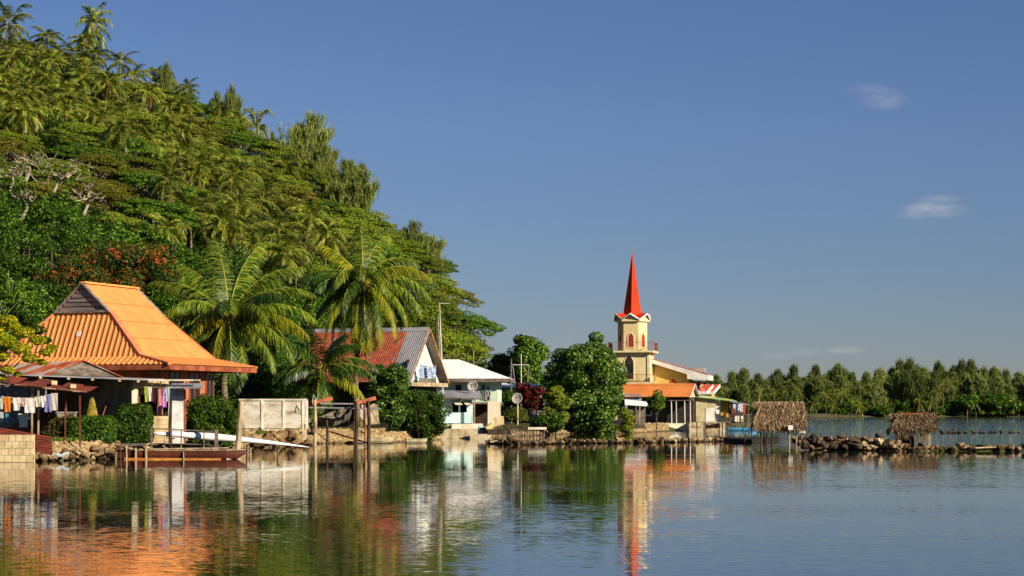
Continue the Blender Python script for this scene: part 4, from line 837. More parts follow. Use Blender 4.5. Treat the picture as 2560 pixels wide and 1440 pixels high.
# concrete quay
d = 217; fr = Fr(X(1157, d), d, .03); mb = MB(); fr.box(mb, X(1097, d) - fr.x, X(1221, d) - fr.x, 0, 8, -.6, Z(1072, d))
Q = thing('quay', fr(0, 3, 0), 'pale stained concrete quay wall stepping up below the turquoise hut', 'quay'); mb.build('lower_block', m_base, Q)
mb = MB(); fr.box(mb, X(1128, d) - fr.x, X(1199, d) - fr.x, .6, 8, Z(1072, d), Z(1060, d)); fr.box(mb, X(1100, d) - fr.x, X(1128, d) - fr.x, 1.6, 8, Z(1072, d), Z(1062, d)); mb.build('upper_block', m_conc, Q)
# rust stained white sheet
d = 221; mb = MB(); corr(mb, (X(1219, d), d - .3, Z(1064, d)), (1, 0, 0), (.0, .04, 1), [(0, 0, 2.7), (1.42, .05, 2.65)], .16, .025)
tag(mb.build('corrugated_sheet', mat('rust_spotted_sheet', g(222, 206, 184), g(216, 200, 176), rough=.8, scale=1.1, lo=.5, hi=.64, c3=g(170, 70, 40))), 'upright pale corrugated sheet with rust spots between the turquoise hut and shrubs', 'metal sheet')

# ---------------------------------------------------------------- dishes and masts
def dish(px, py, d, r_, az, zfoot, lb):
    c = P(px, py, d); t = thing('satellite_dish', (c.x, c.y, zfoot), lb, 'satellite dish'); mb = MB(); n = Vector((sin(az), -cos(az), .25)).normalized(); M = n.to_track_quat('Z', 'Y').to_matrix()
    vs, fs = [], []
    for s_ in (0, -.03):
        for i in range(7):
            rr = r_ * i / 6
            for j in range(24): a = 2 * pi * j / 24; vs.append(c + M @ Vector((rr * cos(a), rr * sin(a), .28 * rr * rr / r_ + s_)))
    for s_ in (0, 168):
        for i in range(6):
            for j in range(24): q = (s_ + i * 24 + j, s_ + i * 24 + (j + 1) % 24, s_ + (i + 1) * 24 + (j + 1) % 24, s_ + (i + 1) * 24 + j); fs.append(q if s_ == 0 else q[::-1])
    for j in range(24): fs.append((144 + j, 144 + (j + 1) % 24, 312 + (j + 1) % 24, 312 + j))
    mb.add(vs, fs); mb.build('reflector', m_dish, t, smooth=True)
    mb = MB(); f_ = c + n * r_ * .9; mb.tube([c - n * .05 - Vector((0, 0, .1)), c - n * .25 - Vector((0, 0, .35)), (c.x - n.x * .25, c.y - n.y * .25, zfoot)], .06, 6); mb.build('pole', m_conc, t)
    mb = MB(); 
    for k in range(3): a = k * 2.1 + .5; mb.tube([c + M @ Vector((r_ * cos(a), r_ * sin(a), .28 * r_)), f_], .018, 4)
    mb.box(f_, (.14, .14, .2)); mb.build('feed_horn', m_darkpole, t)
dish(1182, 966, 224, .62, -.25, Z(980, 224), 'pale satellite dish mounted on the roof of the turquoise hut'); dish(1293, 997, 242, .68, -.3, 1.2, 'pale satellite dish on a post beside the croton shrubs')
mb = MB(); d = 216; t = thing('radio_mast', (X(1107, d), d, 4), 'slender tall pale mast with a short side arm beside the open gable', 'mast'); mb.tube([(X(1108, d), d, 4), P(1102, 850, d), P(1099, 757, d)], [.07, .05, .035], 6); mb.build('pole', m_white, t)
mb = MB(); mb.tube([P(1099, 758, d), P(1122, 759, d)], .03, 5); mb.build('side_arm', m_white, t); mb = MB(); mb.tube([P(1095, 790, d), P(1103, 945, d)], .02, 4); mb.tube([P(1101, 800, d), P(1109, 952, d)], .015, 4); mb.build('stay_wire', m_white, t)
mb = MB(); d = 213; mb.tube([(X(1092, d), d, .8), (X(1090, d), d, Z(806, d))], [.17, .14], 8); tag(mb.build('utility_pole', m_darkpole), 'thick black wooden pole beside the open gable of the rusty roof', 'pole')
d = 196; t = thing('utility_pole', (X(130, d), d, 4), 'dark wooden pole carrying wires in front of the mango tree', 'pole'); mb = MB(); mb.tube([(X(130, d), d, 4), P(129, 622, d)], [.16, .13], 7); mb.build('pole', m_darkpole, t)
mb = MB()
for a, b in ((625, 645), (655, 668)):
    pts = [P(129 - (129 + 40) * k / 8, a + (b - a) * k / 8 + 6 * sin(pi * k / 8), d) for k in range(9)]; mb.tube(pts, .025, 4)
mb.build('wires', m_grey, t)
d = 262; t = thing('signal_mast', (X(1303, d), d, 1.3), 'white flagstaff with a crossed yard and stays above the small orange-edged roof', 'mast'); mb = MB(); mb.tube([(X(1303, d), d, 1.3), P(1303, 884, d)], [.09, .05], 6); mb.build('mast_pole', m_white, t)
mb = MB(); mb.tube([P(1282, 912, d), P(1323, 912, d)], .05, 5); mb.build('yard', m_white, t); mb = MB(); mb.tube([P(1282, 912, d), P(1288, 958, d)], .025, 4); mb.tube([P(1323, 912, d), P(1317, 958, d)], .025, 4); mb.build('stays', m_tin, t)
d = 258; mb = MB(); mb.tube([(X(1278, d), d, 1.3), P(1278, 898, d)], [.13, .1], 6); tag(mb.build('wooden_pole', m_wood), 'short grey pole just beside the white flagstaff', 'pole')
d = 275
for i, (px, py) in enumerate(((1162, 884), (1170, 886), (1184, 875))):
    mb = MB(); mb.tube([(X(px, d), d, 4), P(px, py, d)], [.07, .05], 5); tag(mb.build('thin_pole', m_pale), ('first', 'second', 'third and tallest')[i] + ' of three thin poles rising behind the white roof', 'pole', 'thin poles behind the white roof')
d = 292; t = thing('antenna', (X(1432, d), d, 4), 'thin television antenna on a mast above the huge rounded tree', 'antenna'); mb = MB(); mb.tube([(X(1432, d), d, 4), P(1431, 803, d)], .05, 5); mb.build('pole', m_tin, t)
mb = MB(); mb.tube([P(1425, 804, d), P(1438, 804, d)], .035, 4); mb.tube([P(1428, 808, d), P(1435, 808, d)], .03, 4); mb.build('aerial_bars', m_tin, t)
d = 270; t = thing('small_roof_shed', (X(1300, d), d, 1.3), 'low white roof with an orange edge behind the shrubs and flagstaff', 'shed'); mb = MB(); mb.slab([(X(1250, d), d - 3, Z(966, d - 3)), (X(1348, d), d - 3, Z(972, d - 3)), (X(1346, d), d + 1, Z(958, d)), (X(1250, d), d + 1, Z(957, d))], .08); mb.build('roof', m_whiteroof, t)
mb = MB(); mb.bar((X(1285, d), d + 1, Z(957.5, d)), (X(1345, d), d + 1, Z(957.5, d)), .3, .14); mb.build('orange_edge', m_orange, t); mb = MB(); mb.box((X(1300, d), d - .8, 3.4), (4.6, 3.4, 5.2)); mb.build('wall', m_grey, t)

# ---------------------------------------------------------------- church
dc_ = 330; ch = Fr(X(1581, dc_), dc_, R(10)); zz = lambda py: Z(py, dc_ - 3)
Ct = thing('church', ch(0, 0, 1.4), 'cream church with a red pointed spire, hexagonal belfry and railed balconies', 'church')
zB, zTop = zz(877), zz(803)
mb = MB(); ch.box(mb, -3.1, 3.1, -3.1, 3.1, 1.0, zB - .3); mb.build('tower', m_cream, Ct)
mb = MB()
for u in (-3.0, 3.0):
    for v in (-3.0, 3.0): ch.box(mb, u - .22, u + .22, v - .22, v + .22, 1.0, zB - .31)
mb.build('corner_pilaster', m_trimc, Ct)
def hexpt(Rr, k, z, off=0): a = R(60 * k + off); return ch(Rr * sin(a), -Rr * cos(a), z)
def hexring(mb, Rr, z0, z1, R1=None):
    R1 = R1 or Rr; vs = [hexpt(Rr, k, z0, 30) for k in range(6)] + [hexpt(R1, k, z1, 30) for k in range(6)]
    return mb.add(vs, [tuple(range(6))[::-1], tuple(range(6, 12))] + [(k, (k + 1) % 6, (k + 1) % 6 + 6, k + 6) for k in range(6)])
mb = MB(); hexring(mb, 2.44, zB, zTop); mb.build('belfry', m_cream, Ct)
mb = MB(); hexring(mb, 2.5, zTop - .1, zTop + .05, 2.95); hexring(mb, 2.95, zTop + .05, zTop + .3); mb.build('cornice', m_trimc, Ct)
zV, zP, zS = zTop + .35, zz(783), zz(781)
mb = MB(); fas = MB(); gb = MB()
for k in range(6):
    C0, C1, Pk = hexpt(3.0, k, zV, -30), hexpt(3.0, k, zV, 30), hexpt(3.05, k, zP)
    S0, M0, M1 = hexpt(1.5, k, zP + .05), hexpt(1.3, k, zP - .4, -30), hexpt(1.3, k, zP - .4, 30)
    mb.slab([C0, Pk, S0, M0], -.07); mb.slab([Pk, C1, M1, S0], -.07)
    fas.bar(C0 - Vector((0, 0, .05)), Pk - Vector((0, 0, .05)), .12, .24); fas.bar(Pk - Vector((0, 0, .05)), C1 - Vector((0, 0, .05)), .12, .24)
    gb.slab([hexpt(2.86, k, zV - .1, -30), hexpt(2.86, k, zV - .1, 30), hexpt(2.6, k, zP - .1)], .05)
mb.build('star_roof', m_red, Ct); fas.build('fascia', m_white, Ct); gb.build('small_gable', m_cream, Ct)
mb = MB(); vs = [hexpt(1.72, k, zP - .45) for k in range(6)] + [hexpt(.05, k, zz(630)) for k in range(6)]
mb.add(vs, [(k, (k + 1) % 6, (k + 1) % 6 + 6, k + 6) for k in range(6)] + [tuple(range(6))[::-1], tuple(range(6, 12))]); sp_ = mb.build('spire', m_red, Ct)
mb = MB(); mb.tube([ch(0, 0, zz(632)), ch(0, 0, zz(611))], [.04, .02], 5); mb.build('lightning_rod', m_tin, sp_)
def lancet(w, h, n=7):
    """pointed-arch outline: springing at h - 0.95 w"""
    s = h - .95 * w; pts = [(-w / 2, 0), (w / 2, 0)]; Rr = 1.15 * w; cx = w / 2 - Rr; a1 = math.acos(-cx / Rr)
    pts += [(cx + Rr * cos(a1 * i / n), s + Rr * sin(a1 * i / n)) for i in range(n + 1)]
    pts += [(-cx - Rr * cos(a1 * i / n), s + Rr * sin(a1 * i / n)) for i in range(n - 1, -1, -1)]; return pts
def lwin(o3, e, n_, w, h, mt, par, name='window', frame=m_trimc, th=.06):
    e, n_ = e.normalized(), n_.normalized(); f = lambda x, z, o: o3 + e * x + Vector((0, 0, z)) + n_ * o
    mb = MB(); mb.slab([f(x, z, .05) for x, z in lancet(w, h)], th); wn = mb.build(name, mt, par)
    mb = MB(); a, b = lancet(w + .02, h + .02), lancet(w + .3, h + .3); b = [(x, z - .1) for x, z in b]; k = len(a)
    vs = [f(x, z, .1) for x, z in a] + [f(x, z, .1) for x, z in b] + [f(x, z, -.02) for x, z in a] + [f(x, z, -.02) for x, z in b]
    mb.add(vs, [(i, (i + 1) % k, (i + 1) % k + k, i + k) for i in range(k)] + [(i, i + 2 * k, (i + 1) % k + 2 * k, (i + 1) % k) for i in range(k)] + [(i + k, (i + 1) % k + k, (i + 1) % k + 3 * k, i + 3 * k) for i in range(k)])
    mb.build('frame', frame, wn); return wn, f
wn, f = lwin(ch(-.2, -3.1, zz(948)), ch.U(), -ch.V(), 1.45, 3.9, m_glass, Ct)
mb = MB()
for sg in (-1, 1):
    mb.bar(f(sg * .7, 2.5, .09), f(-sg * .2, 3.6, .09), .05, .05); mb.bar(f(sg * .2, 2.5, .09), f(-sg * .45, 3.3, .09), .05, .05)
mb.bar(f(-.72, 2.5, .09), f(.72, 2.5, .09), .05, .05)
for k in range(7): mb.bar(f(-.66 + k * .22, .0, .12), f(-.66 + k * .22, .9, .12), .05, .05)
mb.bar(f(-.72, .9, .12), f(.72, .9, .12), .06, .06); mb.build('tracery', m_iron, wn)
for k in range(6):
    a = R(60 * k); n_ = (ch(sin(a), -cos(a), 0) - ch(0, 0, 0)); e = ch(cos(a), sin(a), 0) - ch(0, 0, 0); o3 = ch(0, 0, zB + .65) + n_ * 2.44 * .866
    wn, f = lwin(o3, e, n_, .85, 2.25, m_redp, Ct, 'shutter')
    mb = MB(); mb.bar(f(0, .1, .07), f(0, 2.1, .07), .05, .04)
    for q in range(7): mb.bar(f(-.38, .2 + q * .22, .07), f(.38, .2 + q * .22, .07), .03, .03)
    mb.build('louvres', m_brownd, wn)
def balcony(z, hu, v0, v1, rh, par):
    mb = MB(); ch.box(mb, -hu, hu, v0, v1, z - .28, z); b = mb.build('balcony', m_trimc, par)
    mb = MB(); cor = [(-hu + .1, v1 - .1), (-hu + .1, v0 + .1), (hu - .1, v0 + .1), (hu - .1, v1 - .1)]
    for (a, b_), (c_, d_) in zip(cor, cor[1:]):
        mb.bar(ch(a, b_, z + rh), ch(c_, d_, z + rh), .07, .07); mb.bar(ch(a, b_, z + .12), ch(c_, d_, z + .12), .05, .05); n = int(math.hypot(c_ - a, d_ - b_) / .26)
        for i in range(n + 1): t = i / n; mb.bar(ch(a + (c_ - a) * t, b_ + (d_ - b_) * t, z + .1), ch(a + (c_ - a) * t, b_ + (d_ - b_) * t, z + rh), .035, .035)
    mb.build('railing', m_iron, b)
    mb = MB()
    for sg in (-1, 1): ch.box(mb, sg * (hu - .1) - .04, sg * (hu - .1) + .04, v0 + .2, v0 + 1.5, z + .1, z + rh + .04)
    mb.build('end_panel', m_pink, b)
balcony(zB, 3.9, -3.9, 3.9, 1.4, Ct); balcony(zz(955), 4.2, -4.3, -3.15, 1.2, Ct)
# nave with its wide low gable
nv = 2.4; zq = lambda py: Z(py, dc_ + 2); uq = lambda px: (X(px, dc_) - ch.x) / ch.c + .1
T = [(uq(1581), zq(884)), (uq(1633), zq(900)), (uq(1765), zq(938))]
B = [(uq(1765), zq(951)), (uq(1713), zq(948)), (uq(1712), zq(936)), (uq(1633), zq(911)), (uq(1581), zq(896))]
for sg in (1, -1):
    mb = MB()
    poly = [ch(sg * u, nv - 1.2, z) for u, z in T + B]; mb.slab(poly if sg == -1 else poly[::-1], -.25 if False else .25); mb.build('gable_fascia', m_white, Ct)
    mb = MB(); 
    for (a, za), (b, zb_) in zip(T, T[1:]):
        q = [ch(sg * a, nv - 1.25, za + .08), ch(sg * b, nv - 1.25, zb_ + .08), ch(sg * b, nv + 9, zb_ + .08), ch(sg * a, nv + 9, za + .08)]; mb.slab(q if sg == 1 else q[::-1], .07)
    mb.build('nave_roof', m_redf, Ct); mb = MB(); ch.box(mb, *sorted((sg * (T[2][0] - .12), sg * (T[2][0] + .03))), nv - .94, nv + 9, zq(951) + .02, zq(938) - .02); mb.build('eave_board', m_white, Ct)
    mb = MB(); u1_ = uq(1712) + .2
    poly = [ch(0, nv, 1.0), ch(sg * u1_, nv, 1.0), ch(sg * u1_, nv, T[2][1] + .9), ch(0, nv, T[0][1] - .5)]; mb.slab(poly if sg == 1 else poly[::-1], .3)
    ch.box(mb, *(sorted((sg * (u1_ - .3), sg * u1_))), nv + .3, nv + 8.6, 1.0, zq(948)); mb.build('nave_wall', m_nave, Ct)
    mb = MB(); w0, w1 = sorted((sg * u1_, sg * (uq(1746)))); ch.box(mb, w0, w1, nv + 1.2, nv + 8.6, 1.0, zq(952)); wn = mb.build('porch_wall', m_cream, Ct)
    mb = MB()
    for k in range(3): q = u1_ + .5 + k * .9; ch.box(mb, *sorted((sg * q, sg * (q + .35))), nv + 1.1, nv + 1.19, 5.5, zq(954)); 
    mb.build('window', m_glass, wn)
mb = MB(); n0 = uq(1676); mb.slab([ch(n0 - .7, nv - .04, zq(957)), ch(n0 + .7, nv - .04, zq(957)), ch(n0, nv - .04, zq(947))], .04); mb.build('small_window', m_redp, Ct)
mb = MB(); ch.box(mb, uq(1712), uq(1748), nv + 4, nv + 8, zq(930), zq(919)); mb.build('roof_light', m_tin, Ct)
# lower side porch roofs
for j, (a, b, dv) in enumerate(((1738, 1774, -1.0), (1762, 1789, .6))):
    mb = MB(); ua, ub = uq(a), uq(b); t_, b_ = zq(961), zq(979); mb.slab([ch(ua, nv + dv - 1, b_), ch(ub - .8, nv + dv - 1, b_), ch(ub, nv + dv + 1.4, t_), ch(ua + .9, nv + dv + 1.4, t_)], .12); pr = mb.build('porch_roof', m_redf, Ct)
    mb = MB(); mb.bar(ch(ua, nv + dv - 1.05, b_ - .22), ch(ub - .8, nv + dv - 1.05, b_ - .22), .1, .5); mb.bar(ch(ub - .8, nv + dv - 1.05, b_ - .25), ch(ub + .05, nv + dv + 1.5, t_ - .2), .12, .45); mb.build('fascia', m_white, pr)
mb = MB(); ch.box(mb, uq(1742), uq(1772), nv + .2, nv + 6, 1, zq(980)); mb.build('porch_wall', m_nave, Ct)

# ---------------------------------------------------------------- long orange-roofed house in front of the church
lh, fr, zr_ = gable_house('long_orange_house', 1737, 960, 300, .33, 12.4, 3.0, 1.95, 'low house with a long plain light orange roof in front of the church', dict(roof=m_orange2, barge=m_white, cap=m_orange2), corrp=.3, amp=.012)
mb = MB(); mb.slab([fr(-.5, -2.9, zr_ - 1.95), fr(-.5, 2.9, zr_ - 1.95), fr(-.5, 0, zr_ - .1)], .1); mb.build('gable_wall', mat('pale_gable', g(206, 198, 172), g(190, 180, 152)), lh)
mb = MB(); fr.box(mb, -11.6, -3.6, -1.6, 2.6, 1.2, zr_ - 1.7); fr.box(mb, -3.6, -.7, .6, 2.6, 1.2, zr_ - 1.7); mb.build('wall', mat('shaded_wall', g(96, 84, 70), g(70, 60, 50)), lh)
mb = MB(); fr.box(mb, -7.4, -6.2, -1.68, -1.61, 2.2, zr_ - 2.4); wn = mb.build('window', m_whitew, lh); mb = MB(); fr.box(mb, -7.2, -6.4, -1.72, -1.69, 2.5, zr_ - 2.6); mb.build('pane', m_glass, wn)
d = 296
mb = MB(); mb.box((X(1705, d), d + 1.2, Z(1059, d) - .9), (X(1740, d) - X(1665, d), 3.6, 1.9)); mb.build('porch_base', m_conc, lh)
mb = MB(); mb.box((X(1702, d), d + 1.5, Z(1001, d)), (X(1733, d) - X(1668, d), 4.2, .1)); mb.build('porch_roof', m_wood, lh)
for px in (1679, 1691, 1712, 1726): mb = MB(); mb.bar((X(px, d), d - .4, Z(1059, d)), (X(px - 1, d), d - .4, Z(1001, d)), .13, .13); mb.build('post', m_white, lh)
mb = MB(); mb.box((X(1705, d), d + 3.2, Z(1030, d)), (4.0, .1, 3.4)); mb.build('room_shade', m_dark, lh)  # black sheet paints the shade at the back of the porch
# plank shed on the water, grey and white roofed
d = 282; t = thing('plank_shed', (X(1590, d), d, .8), 'leaning grey plank shed with a white sheet roof next to the huge rounded tree', 'shed')
mb = MB(); mb.box((X(1592, d), d + 1, Z(1038, d)), (X(1613, d) - X(1570, d), 2, Z(1013, d) - Z(1064, d))); fr = Fr(X(1592, d), d, 0); plank_lines(fr, mb, X(1570, d) - fr.x, X(1613, d) - fr.x, 0, Z(1064, d), Z(1013, d), 9, .03); mb.build('wall', m_wood, t)
mb = MB(); mb.slab([(X(1562, d), d - .7, Z(1011, d)), (X(1621, d), d - .7, Z(1015, d)), (X(1619, d), d + 2.5, Z(1004, d)), (X(1564, d), d + 2.5, Z(998, d))], .08); mb.build('roof', m_whiteroof, t)
for i, (px, pb) in enumerate(((1598, 1100), (1588, 1085), (1610, 1078))): mb = MB(); mb.bar((X(px, d), d - .5 - .4 * i, -.6), (X(px + 1, d), d - .5 - .4 * i, Z(1015, d)), .14, .14); mb.build('post', (m_pale, m_wood, m_wood)[i], t)
mb = MB(); mb.slab([(X(1572, d), d - .1, Z(1064, d)), (X(1588, d), d - .1, Z(1064, d)), (X(1588, d), d - .1, Z(1040, d)), (X(1572, d), d - .1, Z(1044, d))], -.05); mb.build('opening_shade', m_dark, t)  # black slab on the wall paints the shade of an opening
d = 288; mb = MB(); mb.slab([(X(1560, d), d, Z(988, d)), (X(1606, d), d, Z(991, d)), (X(1606, d), d + 3, Z(986, d)), (X(1560, d), d + 3, Z(983, d))], .1); mb.box((X(1584, d), d + 1.8, Z(998, d) - 2.4), (2.4, 2.6, 5.2)); tag(mb.build('lean_to', m_tin), 'small tin lean-to peeping between the huge tree and the long orange roof', 'shed')
d = 291; mb = MB(); mb.tube([(X(1641, d), d - 12, .9), (X(1641, d), d - 12, Z(1020, d))], .12, 6)
# green-roofed house with verandah
d = 303; t = thing('verandah_house', (X(1795, d), d, 1), 'low pale house with green sloping roof and open verandah at the shore end', 'house')
mb = MB(); mb.box(((X(1740, d) + X(1790, d)) / 2, d + 1.6, Z(1028, d)), (X(1790, d) - X(1740, d), 3, Z(990, d) - Z(1065, d))); mb.build('wall', mat('cracked_pale_wall', g(196, 184, 148), g(166, 154, 118), rough=.9, scale=.6), t)
mb = MB(); mb.box((X(1775, d), d + .06, Z(1037, d)), (X(1783, d) - X(1767, d), .06, Z(1022, d) - Z(1053, d))); mb.build('door', m_brownd, t)
mb = MB(); mb.box((X(1775, d), d + .04, Z(1037, d)), (X(1786, d) - X(1764, d), .04, Z(1019, d) - Z(1053.5, d))); mb.build('door_frame', m_white, t)
mb = MB(); mb.box((X(1794, d), d + .5, Z(1030, d)), (X(1803, d) - X(1786, d), .1, Z(1004, d) - Z(1057, d))); mb.build('panel', m_whitew, t)
mb = MB(); mb.box((X(1813, d), d + .8, Z(1020, d)), (X(1822, d) - X(1803, d), .1, Z(1003, d) - Z(1050, d))); plank_lines(Fr(X(1813, d), d + .75, 0), mb, -.5, .5, 0, Z(1050, d), Z(1004, d), 4, .03); mb.build('yellow_panel', m_yellow, t)
mb = MB(); mb.slab([(X(1736, d), d - .6, Z(991, d)), (X(1842, d), d - .6, Z(1003, d)), (X(1838, d), d + 4, Z(998, d)), (X(1745, d), d + 4, Z(985, d))], .1); rf = mb.build('roof', m_gsheet, t)
mb = MB(); mb.slab([(X(1822, d), d - 1.0, Z(1003.5, d)), (X(1874, d), d - 1.0, Z(1013, d)), (X(1870, d), d + 4, Z(1008, d)), (X(1822, d), d + 4, Z(1001, d))], .07); mb.build('verandah_roof', m_tin, rf)
mb = MB(); mb.box((X(1848, d), d + 1.5, 1.0), (X(1884, d) - X(1735, d) - 5.6, 4.4, .14)); mb.build('verandah_floor', m_wood, t)
for px in (1824, 1843, 1858, 1870): mb = MB(); mb.bar((X(px, d), d - .6, -.5), (X(px, d), d - .6, Z(1006 + (px - 1824) * .15, d)), .1, .1); mb.build('post', m_wood, t)
mb = MB(); mb.box((X(1846, d), d + 3.4, Z(1030, d)), (2.6, .1, 2.8)); mb.build('rear_wall', m_darkpole, t)
mb = MB(); mb.box((X(1846, d), d - .2, Z(1047, d)), (1.4, .06, .9)); mb.build('half_wall', m_conc, t)
d = 293; mb = MB(); mb.box((X(1768, d), d + 1.5, .5), (X(1812, d) - X(1722, d), 3, 1.6)); tag(mb.build('low_wall', m_base), 'low stained concrete wall along the water below the cracked pale house', 'wall')
# ---------------------------------------------------------------- village left: sheds
d = 129.5
t = thing('block_shed', (X(335, 130), 131, 1), 'shaded grey concrete block shed with a long tin roof edge and plank gable', 'shed')
cx, cy = X(333, 130), 130.0; zt, zb = Z(946, 130), .8; fr = Fr(cx, cy, R(44)); fr2 = Fr(cx, cy, -.1)   # fr: the shaded side runs to -u
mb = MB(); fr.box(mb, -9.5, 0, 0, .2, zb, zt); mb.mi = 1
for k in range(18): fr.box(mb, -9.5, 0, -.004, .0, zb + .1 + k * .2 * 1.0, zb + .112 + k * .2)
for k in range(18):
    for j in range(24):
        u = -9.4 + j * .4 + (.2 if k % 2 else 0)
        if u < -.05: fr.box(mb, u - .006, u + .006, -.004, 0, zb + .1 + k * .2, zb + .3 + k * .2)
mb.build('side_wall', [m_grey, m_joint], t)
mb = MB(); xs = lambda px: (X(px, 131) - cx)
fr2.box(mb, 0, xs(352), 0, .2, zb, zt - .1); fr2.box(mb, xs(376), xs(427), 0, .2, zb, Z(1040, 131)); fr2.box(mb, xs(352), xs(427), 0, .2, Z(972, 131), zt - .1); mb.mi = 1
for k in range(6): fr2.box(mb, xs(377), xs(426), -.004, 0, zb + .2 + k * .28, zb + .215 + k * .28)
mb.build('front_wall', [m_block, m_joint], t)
mb = MB(); fr2.box(mb, xs(427), xs(468), -.02, .2, zb, Z(990, 131)); mb.build('whitewashed_wall', m_whitew, t)
mb = MB(); fr2.box(mb, xs(427), xs(466), .0, .2, Z(990, 131), Z(972, 131)); mb.build('tin_panel', m_tin, t)
mb = MB(); fr2.box(mb, xs(465), xs(469.5), -.05, .06, zb, Z(974, 131)); mb.build('door_post', m_orange_wood, t)
mb = MB(); fr2.box(mb, xs(337), xs(349), -.03, .01, Z(1040, 131), Z(975, 131)); mb.build('pillar', m_conc, t)
mb = MB(); fr2.box(mb, xs(352), xs(460), 1.6, 1.7, zb, zt - .1); mb.build('room_shade', m_dark, t)  # black sheet paints the shade behind the doorway
A = P(-60, 932, 127); B_ = P(358, 948, 128.3); mb = MB(); mb.slab([A, B_, B_ + Vector((.6, 4.2, .1)), A + Vector((0, 6.5, .1))], .07); rf = mb.build('roof', m_tin, t)
mb = MB()
for px in (40, 100, 170, 230, 298, 345): q = A.lerp(B_, (px + 60) / 418); mb = MB(); mb.box(q + Vector((0, .25, -.14)), (.13, .6, .13)); mb.build('rafter_end', m_block, rf)
# weathered gable roof behind the tin edge
fg = Fr(X(207, 129.6), 129.6, -R(37)); zr_ = Z(901, 129.6); hw, dr = 2.55, 1.0; r_ = thing('tin_gable_roof_shed', fg(0, 3, 1), 'shed with grey plank gable and rust-streaked tin roof below the orange roof', 'shed')
fq_ = Fr(X(207, 129.6), 129.6, 0); ux, uy = Vector((.82, .57, 0)), Vector((-.57, .82, 0)); o3 = Vector((fq_.x, 129.6, zr_))
mb = MB(); mb.slab([o3 - ux * hw - Vector((0, 0, dr)), o3 + ux * hw - Vector((0, 0, dr)), o3], -.06); mb.slab([o3 - ux * hw - Vector((0, 0, dr)), o3 - ux * hw - Vector((0, 0, dr + .1)), o3 + ux * hw - Vector((0, 0, dr + .1)), o3 + ux * hw - Vector((0, 0, dr))], .06); mb.mi = 1
for k in range(-5, 6): q = o3 + ux * (k * .42) - uy * .03; mb.bar(q - Vector((0, 0, dr)), q - Vector((0, 0, dr * abs(k * .42) / hw + .05)), .03, .02, uy)
mb.build('plank_gable', [m_wood, m_darkpole], r_)
mb = MB(); gl = (ux * hw + Vector((0, 0, dr))); corr(mb, o3 - ux * (hw + .3) - uy * .25 - Vector((0, 0, dr * 1.12)), -uy, gl, [(-12, 0, gl.length * 1.12), (0, 0, gl.length * 1.12)], .16, .025)
gr = (-ux * hw + Vector((0, 0, dr))); corr(mb, o3 + ux * (hw + .3) - uy * .25 - Vector((0, 0, dr * 1.12)), uy, gr, [(0, 0, gr.length * 1.12), (12, 0, gr.length * 1.12)], .16, .025); mb.build('roof', m_rust2, r_)
mb = MB(); 
for s_ in (-1, 1): q0, q1 = o3 + ux * s_ * hw, o3 + ux * s_ * hw + uy * 11.5; mb.slab([q0 - Vector((0, 0, dr)), q1 - Vector((0, 0, dr)), Vector((q1.x, q1.y, zb)), Vector((q0.x, q0.y, 3.2))], .1)
mb.build('wall', m_wood, r_)
# little balcony ledge and tin awning on the shed front
d = 129.6; t = thing('lattice_ledge', P(430, 950, d), 'narrow pale ledge on short studs above the hanging coloured laundry', 'ledge'); mb = MB(); mb.box(P(433, 950.5, d), (X(500, d) - X(367, d), .5, .1)); mb.build('board', m_conc, t)
mb = MB()
for k in range(6): q = P(380 + k * 21.5, 957, d); mb.box(q, (.05, .06, .28))
mb.build('studs', m_orange_wood, t)
mb = MB(); d = 129.2; corr(mb, P(420, 971, d), (1, .02, .0), (.0, 1, .22), [(0, 0, 1.6), (2.15, 0, 1.6)], .15, .02); tag(mb.build('tin_awning', m_tin), 'small tin awning over the whitewashed wall', 'awning')
# rusty lean-to with posts
d = 122.5; t = thing('rusty_lean_to', (X(60, d), d, .9), 'open lean-to with ragged rusty sheets on posts sheltering the long laundry line', 'shelter')
random.seed(4); mb = MB()
for k in range(7):
    a, b = -40 + k * 36, -40 + (k + 1.15) * 36; y0 = 948 + (a + 40) * .115 + random.uniform(-2, 2); y1 = 948 + (b + 40) * .115 + random.uniform(-2, 2)
    o3 = P(a, y0 + 5, d - .8 + random.uniform(-.2, .2)); e = P(b, y1 + 5, d - .8) - o3; corr(mb, o3, e, (0, 1, .10 + random.uniform(-.04, .05)), [(0, 0, 3.2), (e.length, 0, 3.2)], .13, .02, lift=.02 * (k % 2))
mb.build('roof', m_rust3, t)
mb = MB(); mb.bar(P(-40, 955, d - .6), P(215, 981, d - .6), .08, .12); mb.build('rail', m_pale, t)
for px in (96, 200, 80, 163): mb = MB(); dd_ = d - .5 + (1.2 if px in (80, 163) else 0); mb.bar((X(px, dd_), dd_, .8), (X(px, dd_), dd_, Z(962 + px * .08, dd_)), .09, .09); mb.build('post', m_brownd if px in (200, 163) else m_pale, t)
for i, (px, py) in enumerate(((135, 957), (182, 966))): mb = MB(); mb.box(P(px, py, d), (.34, .3, .24), .4); tag(mb.build('concrete_block', m_block), ('hollow', 'second') [i] + ' pale concrete block holding down the ragged rusty sheets, ' + ('nearer the yellow tree' if i == 0 else 'nearer the end post'), 'block', 'blocks weighing down the rusty roof')
t = thing('bicycle_wheel', P(14, 955, 121), 'old wheel and scrap lying on the rusty lean-to sheets', 'scrap'); mb = MB(); c = P(15, 957, 121); mb.tube([c + Vector((.24 * cos(a * .42), 0, .24 * sin(a * .42))) for a in range(16)], .03, 5); mb.build('rim', m_tin, t); mb = MB()
for k in range(8): mb.tube([c, c + Vector((.23 * cos(k * .785), 0, .23 * sin(k * .785)))], .008, 3)
mb.build('spokes', m_tin, t)
